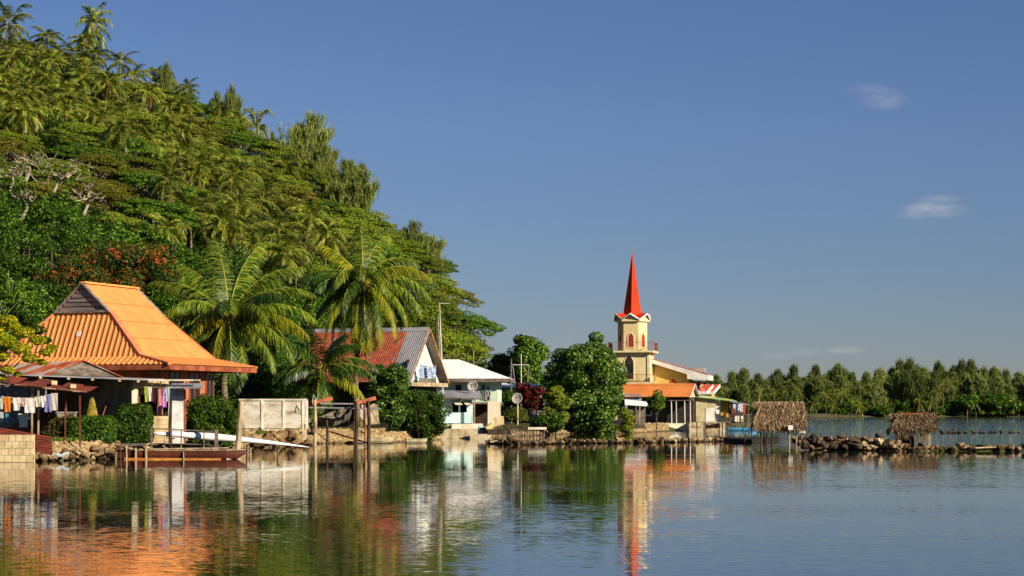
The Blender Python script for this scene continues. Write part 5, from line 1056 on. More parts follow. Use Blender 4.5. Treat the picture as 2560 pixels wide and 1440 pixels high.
# wash bench, net, sticks
d = 127.5; mb = MB(); mb.box(P(167, 1037, d), (1.1, .6, .35)); mb.box(P(167, 1031, d) , (1.25, .7, .08)); tag(mb.build('wash_basin', m_grey), 'grey wash basin bench under the rusty lean-to', 'basin')
def cone_cloth(px0, px1, py0, py1, d, mt, lb, nm='fishing_net'):
    mb = MB(); random.seed(2); K = 16; vs = []; c = P((px0 + px1) / 2, py0, d); wd = (X(px1, d) - X(px0, d)) / 2
    for j, (t_, w_) in enumerate(((0, .12), (.12, .35), (.35, .5), (.7, .8), (1, 1))):
        for i in range(K): a = 2 * pi * i / K; rr = wd * w_ * (1 + .12 * sin(a * 5 + j)); vs.append(c + Vector((rr * cos(a), rr * .35 * sin(a), -(Z(py0, d) - Z(py1, d)) * t_)))
    mb.add(vs, [(j * K + i, j * K + (i + 1) % K, (j + 1) * K + (i + 1) % K, (j + 1) * K + i) for j in range(4) for i in range(K)] + [tuple(range(K))]); tag(mb.build(nm, mt, smooth=True), lb, 'net')
cone_cloth(213, 246, 993, 1044, 129, mat('yellow_net', g(150, 132, 46), g(118, 102, 34), rough=.9, scale=4), 'yellow net hanging like a cone against the shaded block wall')
for i, (a, b, c_, e_, lb) in enumerate(((253, 1048, 265, 1015, 'thin orange stick leaning on the shaded block wall'), (166, 1030, 164, 1000, 'short orange stick standing on the wash basin bench'))): mb = MB(); mb.bar(P(a, b, 128.6), P(c_, e_, 128.9), .05, .05); tag(mb.build('stick', m_orange_wood), lb, 'stick')
# block wall and leaning rusty sheet
d = 116.3; t = thing('block_wall', (X(40, d), d, 0), 'sunlit unpainted block wall rising from the water at the corner of the shore', 'wall'); mb = MB(); x0, x1 = X(-260, d), X(84, d); z1 = Z(1087, d); mb.box(((x0 + x1) / 2, d + .15, z1 / 2 - .3), (x1 - x0, .3, z1 + .6)); mb.build('blocks', m_block, t)
mb = MB(); nr_ = 4
for k in range(nr_): z = .02 + k * (z1 / nr_); mb.box(((x0 + x1) / 2, d - .002, z), (x1 - x0, .008, .016))
for k in range(nr_):
    for j in range(20): u = x1 - .42 * j - (.2 if k % 2 else 0); mb.box((u, d - .002, .02 + (k + .5) * z1 / nr_), (.016, .008, z1 / nr_ - .02))
mb.build('joints', m_joint, t); mb = MB(); mb.box((X(88, d), d + .4, .9), (.5, .8, .3)); 
mb = MB(); d = 117.6; corr(mb, P(-60, 1103, d), (0, .05, 1), Vector((1, 0, -.18)) * -1, [(0, -4.6, -.2), (1.05, -4.5, 0)], .15, .03); tag(mb.build('rusty_sheet', m_rust3), 'dark rusty corrugated sheet set on edge behind the sunlit block wall', 'metal sheet')
# ---------------------------------------------------------------- laundry
OUT = {'shirt': [(-.5, 0), (-.18, .0), (.18, 0), (.5, 0), (.62, -.38), (.44, -.44), (.42, -1), (-.42, -1), (-.44, -.44), (-.62, -.38)], 'towel': [(-.5, 0), (.5, 0), (.5, -1), (-.5, -1)], 'trousers': [(-.42, 0), (.42, 0), (.5, -1), (.08, -1), (0, -.4), (-.08, -1), (-.5, -1)], 'dress': [(-.22, 0), (.22, 0), (.28, -.3), (.5, -1), (-.5, -1), (-.28, -.3)], 'shorts': [(-.45, 0), (.45, 0), (.55, -.95), (.1, -1), (0, -.5), (-.1, -1), (-.55, -.95)]}
def cloth(kind, px0, px1, py0, py1, d, mt, lb, name=None, group=None):
    w_, h_ = X(px1, d) - X(px0, d), Z(py0, d) - Z(py1, d); c = P((px0 + px1) / 2, py0, d); o = OUT[kind]; mb = MB()
    # fill the outline with a fine folded grid
    n, m_ = 14, 12; xs_, ys = [p_[0] for p_ in o], [p_[1] for p_ in o]; idx = {}; vs = []; fs = []; ph = random.uniform(0, 6)
    def inside(x, y):
        c_ = False; j = len(o) - 1
        for i in range(len(o)):
            if (o[i][1] > y) != (o[j][1] > y) and x < (o[j][0] - o[i][0]) * (y - o[i][1]) / (o[j][1] - o[i][1]) + o[i][0]: c_ = not c_
            j = i
        return c_
    for s_ in (0, 1):
        for j in range(m_ + 1):
            for i in range(n + 1):
                x, y = -.62 + 1.24 * i / n, -j / m_; vs.append(c + Vector((x * w_ * (1 - .05 * sin(y * 3 + ph)), .018 * sin(x * 9 + ph + y * 3) * (.3 - y) + .015 * s_, y * h_ + .01 * sin(9 * x))))
    K = (n + 1) * (m_ + 1)
    for j in range(m_):
        for i in range(n):
            if inside(-.62 + 1.24 * (i + .5) / n, -(j + .5) / m_):
                a = j * (n + 1) + i; fs += [(a, a + n + 1, a + n + 2, a + 1), (a + K, a + 1 + K, a + n + 2 + K, a + n + 1 + K)]
    mb.add(vs, fs); me = mb.build(name or kind, mt, smooth=True); tag(me, lb, 'laundry', group); return me
random.seed(6); LG = 'laundry on the long line under the rusty lean-to'; d = 121.2
cw, cwp, cor_, cpk, cbl, cgr, cteal = clothm('white', (226, 222, 214)), clothm('offwhite', (206, 196, 180)), clothm('orange', (220, 120, 30)), clothm('pink', (214, 160, 146)), clothm('blue', (120, 126, 176)), clothm('greyish', (176, 186, 180)), clothm('teal', (60, 150, 170))
for k, a, b, c_, e_, mt, lb in (('towel', -14, 7, 989, 1023, cgr, 'pale grey-green cloth on the long line at the edge, before the orange shirt'), ('shirt', 11, 27, 992, 1030, cor_, 'bright orange shirt on the long laundry line'), ('shirt', 32, 51, 994, 1026, cw, 'white long-sleeved shirt next to the orange shirt'), ('shorts', 52, 62, 995, 1017, cpk, 'small pink shorts between the white shirt and the large white towel'), ('towel', 63, 86, 995, 1032, cw, 'large plain white towel in the middle of the long line'), ('shirt', 88, 102, 992, 1017, cwp, 'off-white child shirt right after the large white towel'), ('shirt', 102, 114, 990, 1018, cw, 'small white blouse beside the blue trousers'), ('trousers', 111, 128, 986, 1030, cbl, 'pale blue trousers on the long laundry line'), ('towel', 127, 144, 983, 1026, cwp, 'cream towel hanging at the very end of the long line')): cloth(k, a, b, c_, e_, d, mt, lb, group=LG)
mb = MB(); mb.tube([P(-30, 989, d), P(40, 995, d), P(85, 995, d), P(145, 983, d)], .012, 4); tag(mb.build('clothes_line', m_white), 'clothes line sagging under the rusty lean-to roof', 'line')
d = 122.8
for k, a, b, c_, e_, mt, lb in (('towel', -10, 8, 1030, 1056, cgr, 'pale cloth on the lower line at the very edge'), ('towel', 13, 21, 1034, 1056, cteal, 'narrow teal cloth on the lower line'), ('shirt', 47, 70, 1034, 1068, clothm('mint', (204, 220, 208)), 'pale mint shirt on the lower line behind the block wall')): cloth(k, a, b, c_, e_, d, mt, lb, group='laundry on the lower line')
d = 128.6; L2g = 'laundry before the block shed door'
mb = MB(); mb.tube([P(358, 966, d), P(395, 969, d), P(428, 967, d)], .012, 4); tag(mb.build('clothes_line', m_yellow), 'short clothes line in front of the shed doorway', 'line')
for k, a, b, c_, e_, mt, lb in (('shirt', 362, 371, 967, 1005, clothm('lime', (170, 176, 50)), 'lime green shirt on the short line'), ('towel', 371, 379, 967, 1003, cw, 'narrow white towel after the lime green shirt'), ('dress', 377, 387, 968, 1004, clothm('maroon', (96, 34, 44)), 'maroon garment on the short line'), ('trousers', 385, 395, 970, 1008, clothm('black', (30, 22, 26)), 'black trousers on the short line'), ('dress', 392, 408, 972, 1038, clothm('rose', (206, 130, 116)), 'long rose dress, the longest on the short line'), ('dress', 404, 418, 971, 1018, clothm('purple', (178, 90, 190), (206, 150, 210), 9), 'purple patterned dress on the short line'), ('shirt', 415, 424, 968, 1003, clothm('mintgrey', (160, 190, 184)), 'grey-mint blouse at the end of the short line')): cloth(k, a, b, c_, e_, d, mt, lb, group=L2g)
d = 203.2; cloth('towel', 1050, 1069, 913, 945, d, clothm('blue_print', (196, 220, 232), (150, 170, 220), 5), 'pale blue printed towel under the open gable, the inner one', group='towels under the open gable'); cloth('towel', 1068, 1089, 916, 946, d - .2, clothm('white_print', (214, 230, 236), (130, 150, 214), 5), 'pale blue printed towel under the open gable, the one beside the wall', group='towels under the open gable')
mb = MB(); mb.tube([P(1046, 909, d - .1), P(1069, 915, d - .1), P(1092, 913, d - .1)], .015, 4); tag(mb.build('clothes_line', m_white), 'clothes line strung across the open gable', 'line')
d = 301.5; random.seed(9)
for i, (px, c_, nm) in enumerate(((1829, (40, 40, 52), 'dark shirt'), (1836, (200, 200, 206), 'light shirt'), (1842, (60, 70, 110), 'blue-black shirt'), (1848, (210, 210, 214), 'white shirt'), (1854, (200, 196, 200), 'off-white towel'), (1861, (170, 70, 60), 'brick red towel'))): cloth('towel' if i > 3 else 'shirt', px - 3.4, px + 3.4, 1010, 1026 + (i % 3) * 4, d, clothm('v%d' % i, c_), nm + ' hanging in the verandah of the green-roofed house', group='laundry in the verandah')
# ---------------------------------------------------------------- concrete panel fence
m_fence = mat('greyed_panel', g(214, 208, 192), g(188, 180, 158), rough=.95, scale=.7, c3=g(140, 128, 102), lo=.4, hi=.56, stretch=(1, 1, 2)); d = 171; t = thing('concrete_fence', (X(680, d), d, 1), 'pale concrete panel fence on a stained plinth beside the young coconut palm', 'fence'); zt, zm, zb = Z(1001, d), Z(1072, d), .5
mb = MB(); x0, x1 = X(598, d), X(766, d); mb.box(((x0 + x1) / 2, d + .4, (zm + zb) / 2), (x1 - x0, .5, zm - zb)); mb.build('plinth', m_base, t)
ps = [598, 655, 709, 757]
for a, b in zip(ps, ps[1:]): mb = MB(); mb.box(((X(a, d) + X(b, d)) / 2, d + .27, (zt + zm) / 2), (X(b, d) - X(a, d) - .1, .12, zt - zm - .06)); mb.box(((X(a, d) + X(b, d)) / 2, d + .23, zm + .55), (X(b, d) - X(a, d) - .1, .1, 1.0)); mb.build('panel', m_fence, t)
for px in ps[1:] + [766]: mb = MB(); mb.box((X(px, d), d + .28, (zt + zm) / 2), (.2, .3, zt - zm)); mb.build('post', m_conc, t)
mb = MB(); mb.box(((x0 + x1) / 2, d + .3, zt + .06), (x1 - x0 + .1, .36, .16)); mb.build('coping', m_fence, t)
# broken slab behind the boat lift
mb = MB(); mb.slab([P(912, 1062, 186), P(948, 1060, 186), P(944, 1012, 186), P(934, 1008, 186), P(914, 1022, 186)], .25); tag(mb.build('wall_stub', m_base), 'broken concrete wall stub behind the boat lift', 'wall')
# ---------------------------------------------------------------- poles, jetty rail
def pole(px0, py0, px1, py1, d, r_, mt, lb, nm='wooden_pole', grp=None, low=None):
    a = P(px0, py0, d) if low is None else Vector((X(px0, d), d, low)); b = P(px1, py1, d); m_ = a.lerp(b, .5) + Vector((random.uniform(-.04, .04), 0, 0)); mb = MB(); mb.tube([a, a.lerp(b, .25), m_, b], [r_ * 1.15, r_ * 1.05, r_, r_ * .85], 7); tag(mb.build(nm, mt), lb, 'pole', grp)
pole(590, 0, 603, 1003, 126.5, .2, m_pale, 'tall pale crooked post standing at the brown boat bow', low=-.6)
pole(426, 0, 427, 998, 128, .11, m_darkpole, 'upright brown post in front of the whitewashed wall', low=.2)
for i, (px, py, lb) in enumerate(((301, 1118, 'short stake in the water at the brown boat stern'), (316, 1113, 'thin stake second from the brown boat stern'), (367, 1110, 'pale stake in the water before the middle of the brown boat'), (627, 1120, 'thin stake in the water beyond the brown boat bow'))): pole(px, 0, px, py, 121.5 if px < 600 else 130, .05, m_pale if i in (1, 2, 3) else m_darkpole, lb, 'mooring_stake', 'stakes round the brown boat', low=-.5)
t = thing('jetty_rail', (X(460, 126), 126, .4), 'low grey wooden rail with a broad end post above the brown boat', 'rail'); mb = MB(); d = 126; mb.bar(P(376, 1071, d), P(546, 1079, d), .07, .07); mb.build('top_rail', m_wood, t)
for px, w_, pt in ((379, .11, 1066), (453, .07, 1075), (510, .07, 1077), (541, .22, 1073), (411, .05, 1098)): mb = MB(); mb.bar((X(px, d), d, .2), (X(px, d), d, Z(pt, d)), w_, w_ * .8); mb.build('post', m_wood, t)
t = thing('jetty', (X(440, 126.6), 126.6, .2), 'rough plank landing stage behind the brown boat', 'jetty'); mb = MB(); random.seed(3)
for k in range(5): mb.bar(P(372 + random.uniform(0, 40), 1108 + k, 126.2 + k * .35), P(520 + random.uniform(0, 40), 1112 + k, 126.2 + k * .35), .28, .05)
mb.build('deck', m_wood, t); mb = MB()
for px in (385, 420, 460, 500, 545): mb = MB(); mb.bar((X(px, 126.4), 126.4, -.5), (X(px, 126.4), 126.4, Z(1112, 126.4)), .1, .1); mb.build('pile', m_darkpole, t)
t = thing('small_landing', (X(325, 123.6), 123.6, .3), 'small plank shelf on stones above the brown boat stern', 'jetty'); mb = MB(); mb.slab([P(282, 1114, 123.6), P(368, 1111, 123.6), P(368, 1108, 125), P(282, 1109, 125)], .08); mb.build('deck', m_wood, t); mb = MB()
for px in (290, 340, 365): mb = MB(); mb.bar((X(px, 123.8), 123.8, -.5), (X(px, 123.8), 123.8, Z(1112, 123.8)), .09, .09); mb.build('pile', m_pale, t)
# ---------------------------------------------------------------- boats
def hull(name, L_, W0, Hh, loc, rz, mt, mi, lb, bow=.35, stern=.8, sheer=.15, rim=None, thw=(.35, .6), tilt=None, rocker=.1, cat='boat', parts=None):
    """open boat: bow towards +x before turning; outer and inner shell joined at the gunwale"""
    t = thing(name, loc, lb, cat); M = Matrix.Rotation(rz, 3, 'Z'); 
    if tilt: M = M @ Matrix.Rotation(tilt[0], 3, 'Y') @ Matrix.Rotation(tilt[1], 3, 'X')
    K, J = 14, 7; O_ = Vector(loc)
    def st(s, ins):
        x = (s - .5) * L_; w_ = W0 / 2 * (min(1, (1 - s) / bow) ** .6 if s > 1 - bow else 1) * (stern + (1 - stern) * min(1, s / .35)) ; w_ = max(w_, .02) - ins; w_ = max(w_, .005); kz = rocker * (2 * s - 1) ** 2 * Hh + (Hh * .55 * max(0, (s - (1 - bow * .45)) / (bow * .45)) ** 2) + ins; tz = Hh * (1 + sheer * (2 * s - .9) ** 2)
        return [Vector((x, w_ * a, kz + (tz - kz) * b)) for a, b in ((-1, 1), (-.94, .5), (-.72, .14), (0, 0), (.72, .14), (.94, .5), (1, 1))]
    mb = MB(); vs = []
    for ins in (0, .035):
        for k in range(K + 1): vs += [O_ + M @ p_ for p_ in st(k / K, ins)]
    n = (K + 1) * J; fs = []
    for k in range(K):
        for j in range(J - 1): a = k * J + j; fs += [(a, a + 1, a + J + 1, a + J), (n + a, n + a + J, n + a + J + 1, n + a + 1)]
        for j in (0, J - 1): a = k * J + j; fs.append((a, a + J, n + a + J, n + a))
    fs += [tuple(range(J))[::-1], tuple(n + j for j in range(J))]; mb.add(vs, fs); mb.build('hull', mt, t)
    mb = MB()
    for sgn in (0, J - 1):
        pts = [O_ + M @ (st(k / K, 0)[sgn] + Vector((0, 0, .01))) for k in range(K + 1)]
        for a, b in zip(pts, pts[1:]): mb.bar(a, b, .06, .05)
    mb.bar(O_ + M @ st(0, 0)[0], O_ + M @ st(0, 0)[J - 1], .06, .05); mb.build('gunwale', rim or mt, t)
    for s_ in thw: mb = MB(); p_ = st(s_, .04); mb.bar(O_ + M @ (p_[0] - Vector((0, 0, .1))), O_ + M @ (p_[J - 1] - Vector((0, 0, .1))), .24, .04); mb.build('thwart', mi, t)
    return t, O_, M
m_whiteish = mat('worn_white_trim', g(206, 198, 180), g(170, 158, 136), rough=.7)
t, O_, M = hull('punt', 8.1, .95, .62, (X(450, 124), 124.2, -.08), -.01, m_brown, m_pale, 'long flat brown wooden boat with a white trimmed bow moored along the jetty', bow=.14, stern=.25, sheer=.06, rim=m_pale, thw=(.2, .45, .7), rocker=.12)
mb = MB(); mb.bar(O_ + Vector((-3.4, -.52, .12)), O_ + Vector((2.6, -.52, .1)), .07, .09); mb.build('side_plank', mat('ochre_plank', g(206, 140, 66), g(176, 112, 50), rough=.8), t)
mb = MB(); mb.bar(O_ + Vector((4.02, 0, .68)), O_ + Vector((3.5, -.02, .14)), .07, .1); mb.bar(O_ + Vector((3.5, -.05, .12)), O_ + Vector((2.9, -.36, .1)), .05, .06); mb.build('stem_post', m_whiteish, t)
mb = MB(); mb.bar(O_ + Vector((.28, -.5, .1)), O_ + Vector((.28, -.5, .55)), .22, .03, (1, 0, 0)); mb.build('white_mark', m_whiteish, t)
mb = MB(); mb.bar(O_ + Vector((-1.8, -.3, .72)), O_ + Vector((3.0, .1, .78)), .08, .06); mb.bar(O_ + Vector((2.0, -.6, .75)), O_ + Vector((2.05, .5, .75)), .08, .06); mb.build('loose_poles', m_pale, t)
# long white racing canoe lying keel up
a, b = P(384, 1083, 127.9), P(773, 1118, 132); t = thing('outrigger_canoe', tuple(a.lerp(b, .5)), 'long slender glossy white canoe lying keel up along the shore', 'canoe'); K, J = 26, 12; dv = (b - a); sd_ = dv.cross(Vector((0, 0, 1))).normalized(); mb = MB(); vs = []
for k in range(K + 1):
    s = k / K; w_ = .34 * min(1, (s / .45)) ** .6 * min(1, (1 - s) / .6) ** .8 + .015; h_ = .5 * (.35 + .65 * min(1, s / .35)) * min(1, (1 - s) / .62) ** .8 + .03; c = a.lerp(b, s) + Vector((0, 0, .1 * sin(pi * s)))
    for j in range(J): q = 2 * pi * j / J; vs.append(c + sd_ * w_ * cos(q) + Vector((0, 0, h_ * .5 * sin(q))))
mb.add(vs, [(k * J + j, k * J + (j + 1) % J, (k + 1) * J + (j + 1) % J, (k + 1) * J + j) for k in range(K) for j in range(J)] + [tuple(range(J))[::-1], tuple(K * J + j for j in range(J))]); mb.build('hull', m_canoe, t, smooth=True)
TG = thing('canoe_trestle', tuple(a.lerp(b, .45) - Vector((0, 0, .6))), 'dark stakes and crossbars that carry the long white canoe', 'trestle')
for s in (.12, .35, .6, .8): mb = MB(); c = a.lerp(b, s); mb.bar((c.x - .05, c.y - .4, -.4), (c.x - .05, c.y - .4, c.z - .18), .08, .08); mb.bar((c.x, c.y - .5, c.z - .22), (c.x, c.y + .5, c.z - .22), .08, .08); mb.build('support', m_darkpole, TG)
mb = MB(); mb.box(((X(470, 133)), 133, .75), (4.2, 1.6, .5), -.1); mb.build  # stone shelf
tag(mb.build('stone_shelf', m_base), 'low pale stone shelf under the end of the white canoe', 'ledge')
hull('skiff', 3.6, 1.9, .8, (X(848, 177), 177.3, Z(1056, 177)), R(58), m_alu, m_alu, 'dull aluminium skiff slung in the boat lift between the posts', bow=.5, stern=.9, sheer=.15, thw=(.3, .62), tilt=(-.26, .08))
t, O_, M = hull('dinghy', 2.0, 1.15, .42, (X(1041, 186), 186, -.06), R(12), m_boatw, m_pale, 'small chalky white square-ended boat moored below the dark small-leaved tree', bow=.3, stern=.9, sheer=.1)
mb = MB(); mb.bar((X(1048, 186), 186, .2), P(1040, 1023, 186), .06, .06); mb.build('mast_pole', m_darkpole, t)
hull('dinghy', 3.6, 1.2, .55, (X(935, 184.2), 184.2, -.05), R(3), m_boatw, m_pale, 'pale dinghy tied against the stone bank behind the posts of the boat lift', bow=.3, stern=.9)
mb = MB(); mb.tube([P(975, 1103, 185), P(1000, 1100, 185.5), P(1008, 1104, 186)], .02, 4); tag(mb.build('mooring_rope', m_pale), 'rope running from the pale dinghy to the small moored boat', 'rope')
hull('rowing_boat', 4.4, 1.3, .5, (X(1852, 300), 298, -.05), R(2), m_blueb, m_white, 'light blue rowing boat floating behind the larger thatched hut', bow=.3, stern=.85)
t, O_, M = hull('small_boat', 1.7, .9, .4, (X(1214, 214), 214, Z(1075, 214) + .2), R(15), mat('sky_blue_hull', g(150, 190, 220), g(170, 200, 220), rough=.6), m_pale, 'upturned light blue little boat on the rocks at the quay end', bow=.3, stern=.9, tilt=(0, 2.2))
mb = MB(); c = P(1224, 1068, 213); mb.tube([c + Vector((-.35, -.1, -.28)), c + Vector((.3, .15, .22))], [.36, .33], 14); tag(mb.build('drum', mat('yellowed_drum', g(196, 180, 120), g(168, 150, 96), rough=.7)), 'yellowed drum lying against the upturned light blue boat', 'drum')
# ---------------------------------------------------------------- boat lift
random.seed(14); t = thing('boat_lift', (X(855, 175), 175, 0), 'wooden boat lift of tall posts, steel bars and two orange beams', 'boat lift')
for nm, px, top, d_, r_, mt in (('post', 787, 999, 172, .16, m_pale), ('post', 817, 1050, 170, .12, m_darkpole), ('post', 890, 1004, 172, .15, m_darkpole), ('post', 921, 1002, 172, .17, m_darkpole), ('post', 912, 1010, 181, .09, m_orange_wood), ('post', 764, 1004, 176, .11, m_pale), ('post', 884, 1052, 178, .06, m_darkpole)):
    mb = MB(); mb.tube([(X(px, d_), d_, -.6), (X(px + 1.5, d_), d_, Z((top + 1110) / 2, d_)), P(px - .5, top, d_)], [r_, r_ * .95, r_ * .8], 7); mb.build(nm, mt, t)
for a, b in (((776, 1008), (830, 996)), ((886, 1009), (938, 995))): mb = MB(); mb.bar(P(*a, 172.3), P(*b, 174), .2, .3); mb.build('beam', m_orange_wood, t)
for a, b in (((764, 1019), (950, 1022)), ((800, 1009), (890, 1010))): mb = MB(); mb.tube([P(*a, 172.6), P(*b, 173.4)], .07, 6); mb.build('cross_bar', m_tin, t)
for a, b, d_ in (((815, 1010), (819, 1030), 173), ((877, 1021), (871, 1060), 173), ((908, 1004), (912, 1052), 173), ((922, 1015), (948, 1064), 173.5)): mb = MB(); mb.bar(P(*a, d_), P(*b, d_), .05 if a[0] != 922 else .12, .05); mb.build('hanger', m_darkpole, t)
mb = MB(); mb.slab([P(900, 1012, 175), P(908, 1012, 175), P(908, 1050, 175), P(901, 1042, 175)], .03); tag(mb.build('white_sack', clothm('sack', (216, 206, 190))), 'pale sack hanging from the boat lift beam', 'sack')
cone_cloth(896, 908, 1022, 1068, 176, mat('olive_net', g(120, 116, 50), g(90, 84, 36), rough=.9, scale=4), 'olive fishing net hanging between the dark lift posts', 'fishing_net')
mb = MB(); mb.bar(P(825, 1079, 177), P(922, 1108, 172), .14, .12); tag(mb.build('slipway_plank', m_orange_wood), 'long reddish plank slanting from the bank into the water', 'plank')
t = thing('pipe_frame', P(770, 1004, 168), 'thin bent pale pipe frame at the end of the concrete fence', 'frame'); mb = MB(); mb.tube([P(762, 1060, 168), P(761, 996, 168), P(768, 1008, 168), P(764, 1044, 168)], .04, 5); mb.build('pipe', m_white, t); mb = MB(); mb.tube([P(781, 1005, 170), P(784, 986, 170), P(792, 1000, 170)], .03, 5); mb.build('hook', m_white, t)
# stake pier by the breakwater
d = 203; t = thing('stake_pier', (X(1312, d), d, 0), 'small pier of dark planks on many crooked stakes behind the rock line', 'pier'); mb = MB(); mb.box((X(1290, d), d + .6, Z(1067, d)), (X(1328, d) - X(1261, d), 1.4, .26)); mb.build('dark_beam', m_darkpole, t); mb = MB(); mb.box((X(1343, d), d + .5, Z(1071, d)), (X(1366, d) - X(1320, d), 1.6, .22)); mb.build('pale_beam', m_conc, t); mb = MB(); random.seed(5)
for k in range(22): x_ = 1263 + k * 4.7 + random.uniform(-1.5, 1.5); mb.bar((X(x_, d), d + random.uniform(-.1, .8), -.5), (X(x_ + random.uniform(-2, 2), d), d + .1, Z(1070, d)), random.uniform(.05, .11), .07)
mb.build('stakes', m_wood, t)
mb = MB(); mb.box((X(1250, 212), 213, .75), (2.6, 2.2, .6)); mb.box((X(1236, 212), 212.4, .9), (.9, .1, .3)); tag(mb.build('timber_stack', m_darkpole), 'dark timber boxes between the quay and the stake pier', 'timber')
mb = MB(); d = 214; random.seed(7)
for k in range(3): mb.box(P(1240 + k * 7, 1055 - k * 2, d), (.5, .4, .9), random.uniform(-.3, .3), ('Y', random.uniform(-.2, .2)))
tag(mb.build('scrap_crates', m_block), 'pale broken crates leaning by the rust spotted sheet', 'crate')
# work tables on stilts by the verandah house
def stilt_table(px0, px1, py, d, lb, seed=0, mt=None):
    random.seed(seed); t = thing('stilt_table', (X((px0 + px1) / 2, d), d, 0), lb, 'table', 'work tables on stilts in the shallow water'); mb = MB(); mb.box((X((px0 + px1) / 2, d), d + .5, Z(py, d)), (X(px1, d) - X(px0, d), 1.1, .1)); mb.build('top', m_wood, t)
    for px in (px0 + 1, px1 - 1):
        for dy in (.1, .9): mb = MB(); mb.bar((X(px + random.uniform(-1, 1), d), d + dy, -.5), (X(px, d), d + dy, Z(py, d)), .09, .09); mb.build('leg', m_darkpole, t)
stilt_table(1742, 1762, 1055, 288, 'dark low work table on stilts before the brown door', 1); stilt_table(1764, 1800, 1058, 286, 'long weathered work table heaped with nets on stilts', 2); stilt_table(1806, 1829, 1056, 287, 'grey work table on stilts below the yellow boards', 3); stilt_table(1864, 1881, 1036, 297, 'high thin-legged rack at the outer end of the verandah', 4)
mb = MB(); random.seed(8)
for k in range(9): mb.tube([(X(1768 + k * 3.6, 286), 286.3, Z(1060 + random.uniform(0, 7), 286)), (X(1770 + k * 3.6, 286), 286.5, Z(1066 + random.uniform(0, 5), 286))], random.uniform(.15, .3), 6)
tag(mb.build('net_heap', mat('brown_nets', g(74, 50, 34), g(48, 34, 26), rough=.95, scale=5)), 'heap of brown nets hanging under the long work table', 'nets')
for i, (px, py) in enumerate(((1834, 1034), (1813, 1041))):
    d = 299; c = P(px, py, d); t = thing('chair', tuple(c), ('dark chair standing on the verandah deck' if i == 0 else 'brown chair beside the yellow boards'), 'chair'); mb = MB(); mb.box(c + Vector((0, .3, .0)), (.55, .5, .07)); mb.build('seat', m_brownd, t); mb = MB(); mb.box(c + Vector((0, .52, .38)), (.55, .06, .7)); mb.build('backrest', m_brownd, t)
    for a_ in (-.22, .22):
        for b_ in (.1, .5): mb = MB(); mb.box(c + Vector((a_, b_, -.3)), (.06, .06, .6)); mb.build('leg', m_darkpole, t)
# ---------------------------------------------------------------- thatched huts
def thatch(mb, P0, e, L_, gup, H_, rows, seed, dens=26, ln=.75, fr_=.35):
    """ragged overlapping palm-leaf strands laid down the slope"""
    random.seed(seed); e = Vector(e).normalized(); gup = Vector(gup).normalized(); n = e.cross(gup).normalized()
    for r in range(rows):
        t = r / rows
        for k in range(int(L_ * dens)):
            s = random.uniform(-.06, L_ + .06); a = Vector(P0) + e * s + gup * (H_ * (t + random.uniform(0, 1.4 / rows))) + n * (.05 + .05 * random.random()); l = ln * random.uniform(.6, 1.25); dn = (-gup + e * random.uniform(-.6, .6) + n * random.uniform(-.02, .34)).normalized()
            if r == 0: dn = (dn + Vector((0, 0, -.8))).normalized(); l *= .8
            w_ = e * random.uniform(.015, .045); b = a + dn * l; m_ = a.lerp(b, .5) + n * .04
            mb.add([a - w_, a + w_, m_ + w_ * 1.2, b, m_ - w_ * 1.2], [(0, 1, 2, 3, 4)])
m_thatch = leafmat('thatch', [g(136, 112, 82), g(166, 140, 108), g(100, 80, 58), g(190, 168, 132), g(74, 58, 42)], trans=.05, rough=.85, spec=.15)
m_thatchb = mat('thatch_bed', g(126, 100, 76), g(90, 70, 52), rough=.95, scale=4)
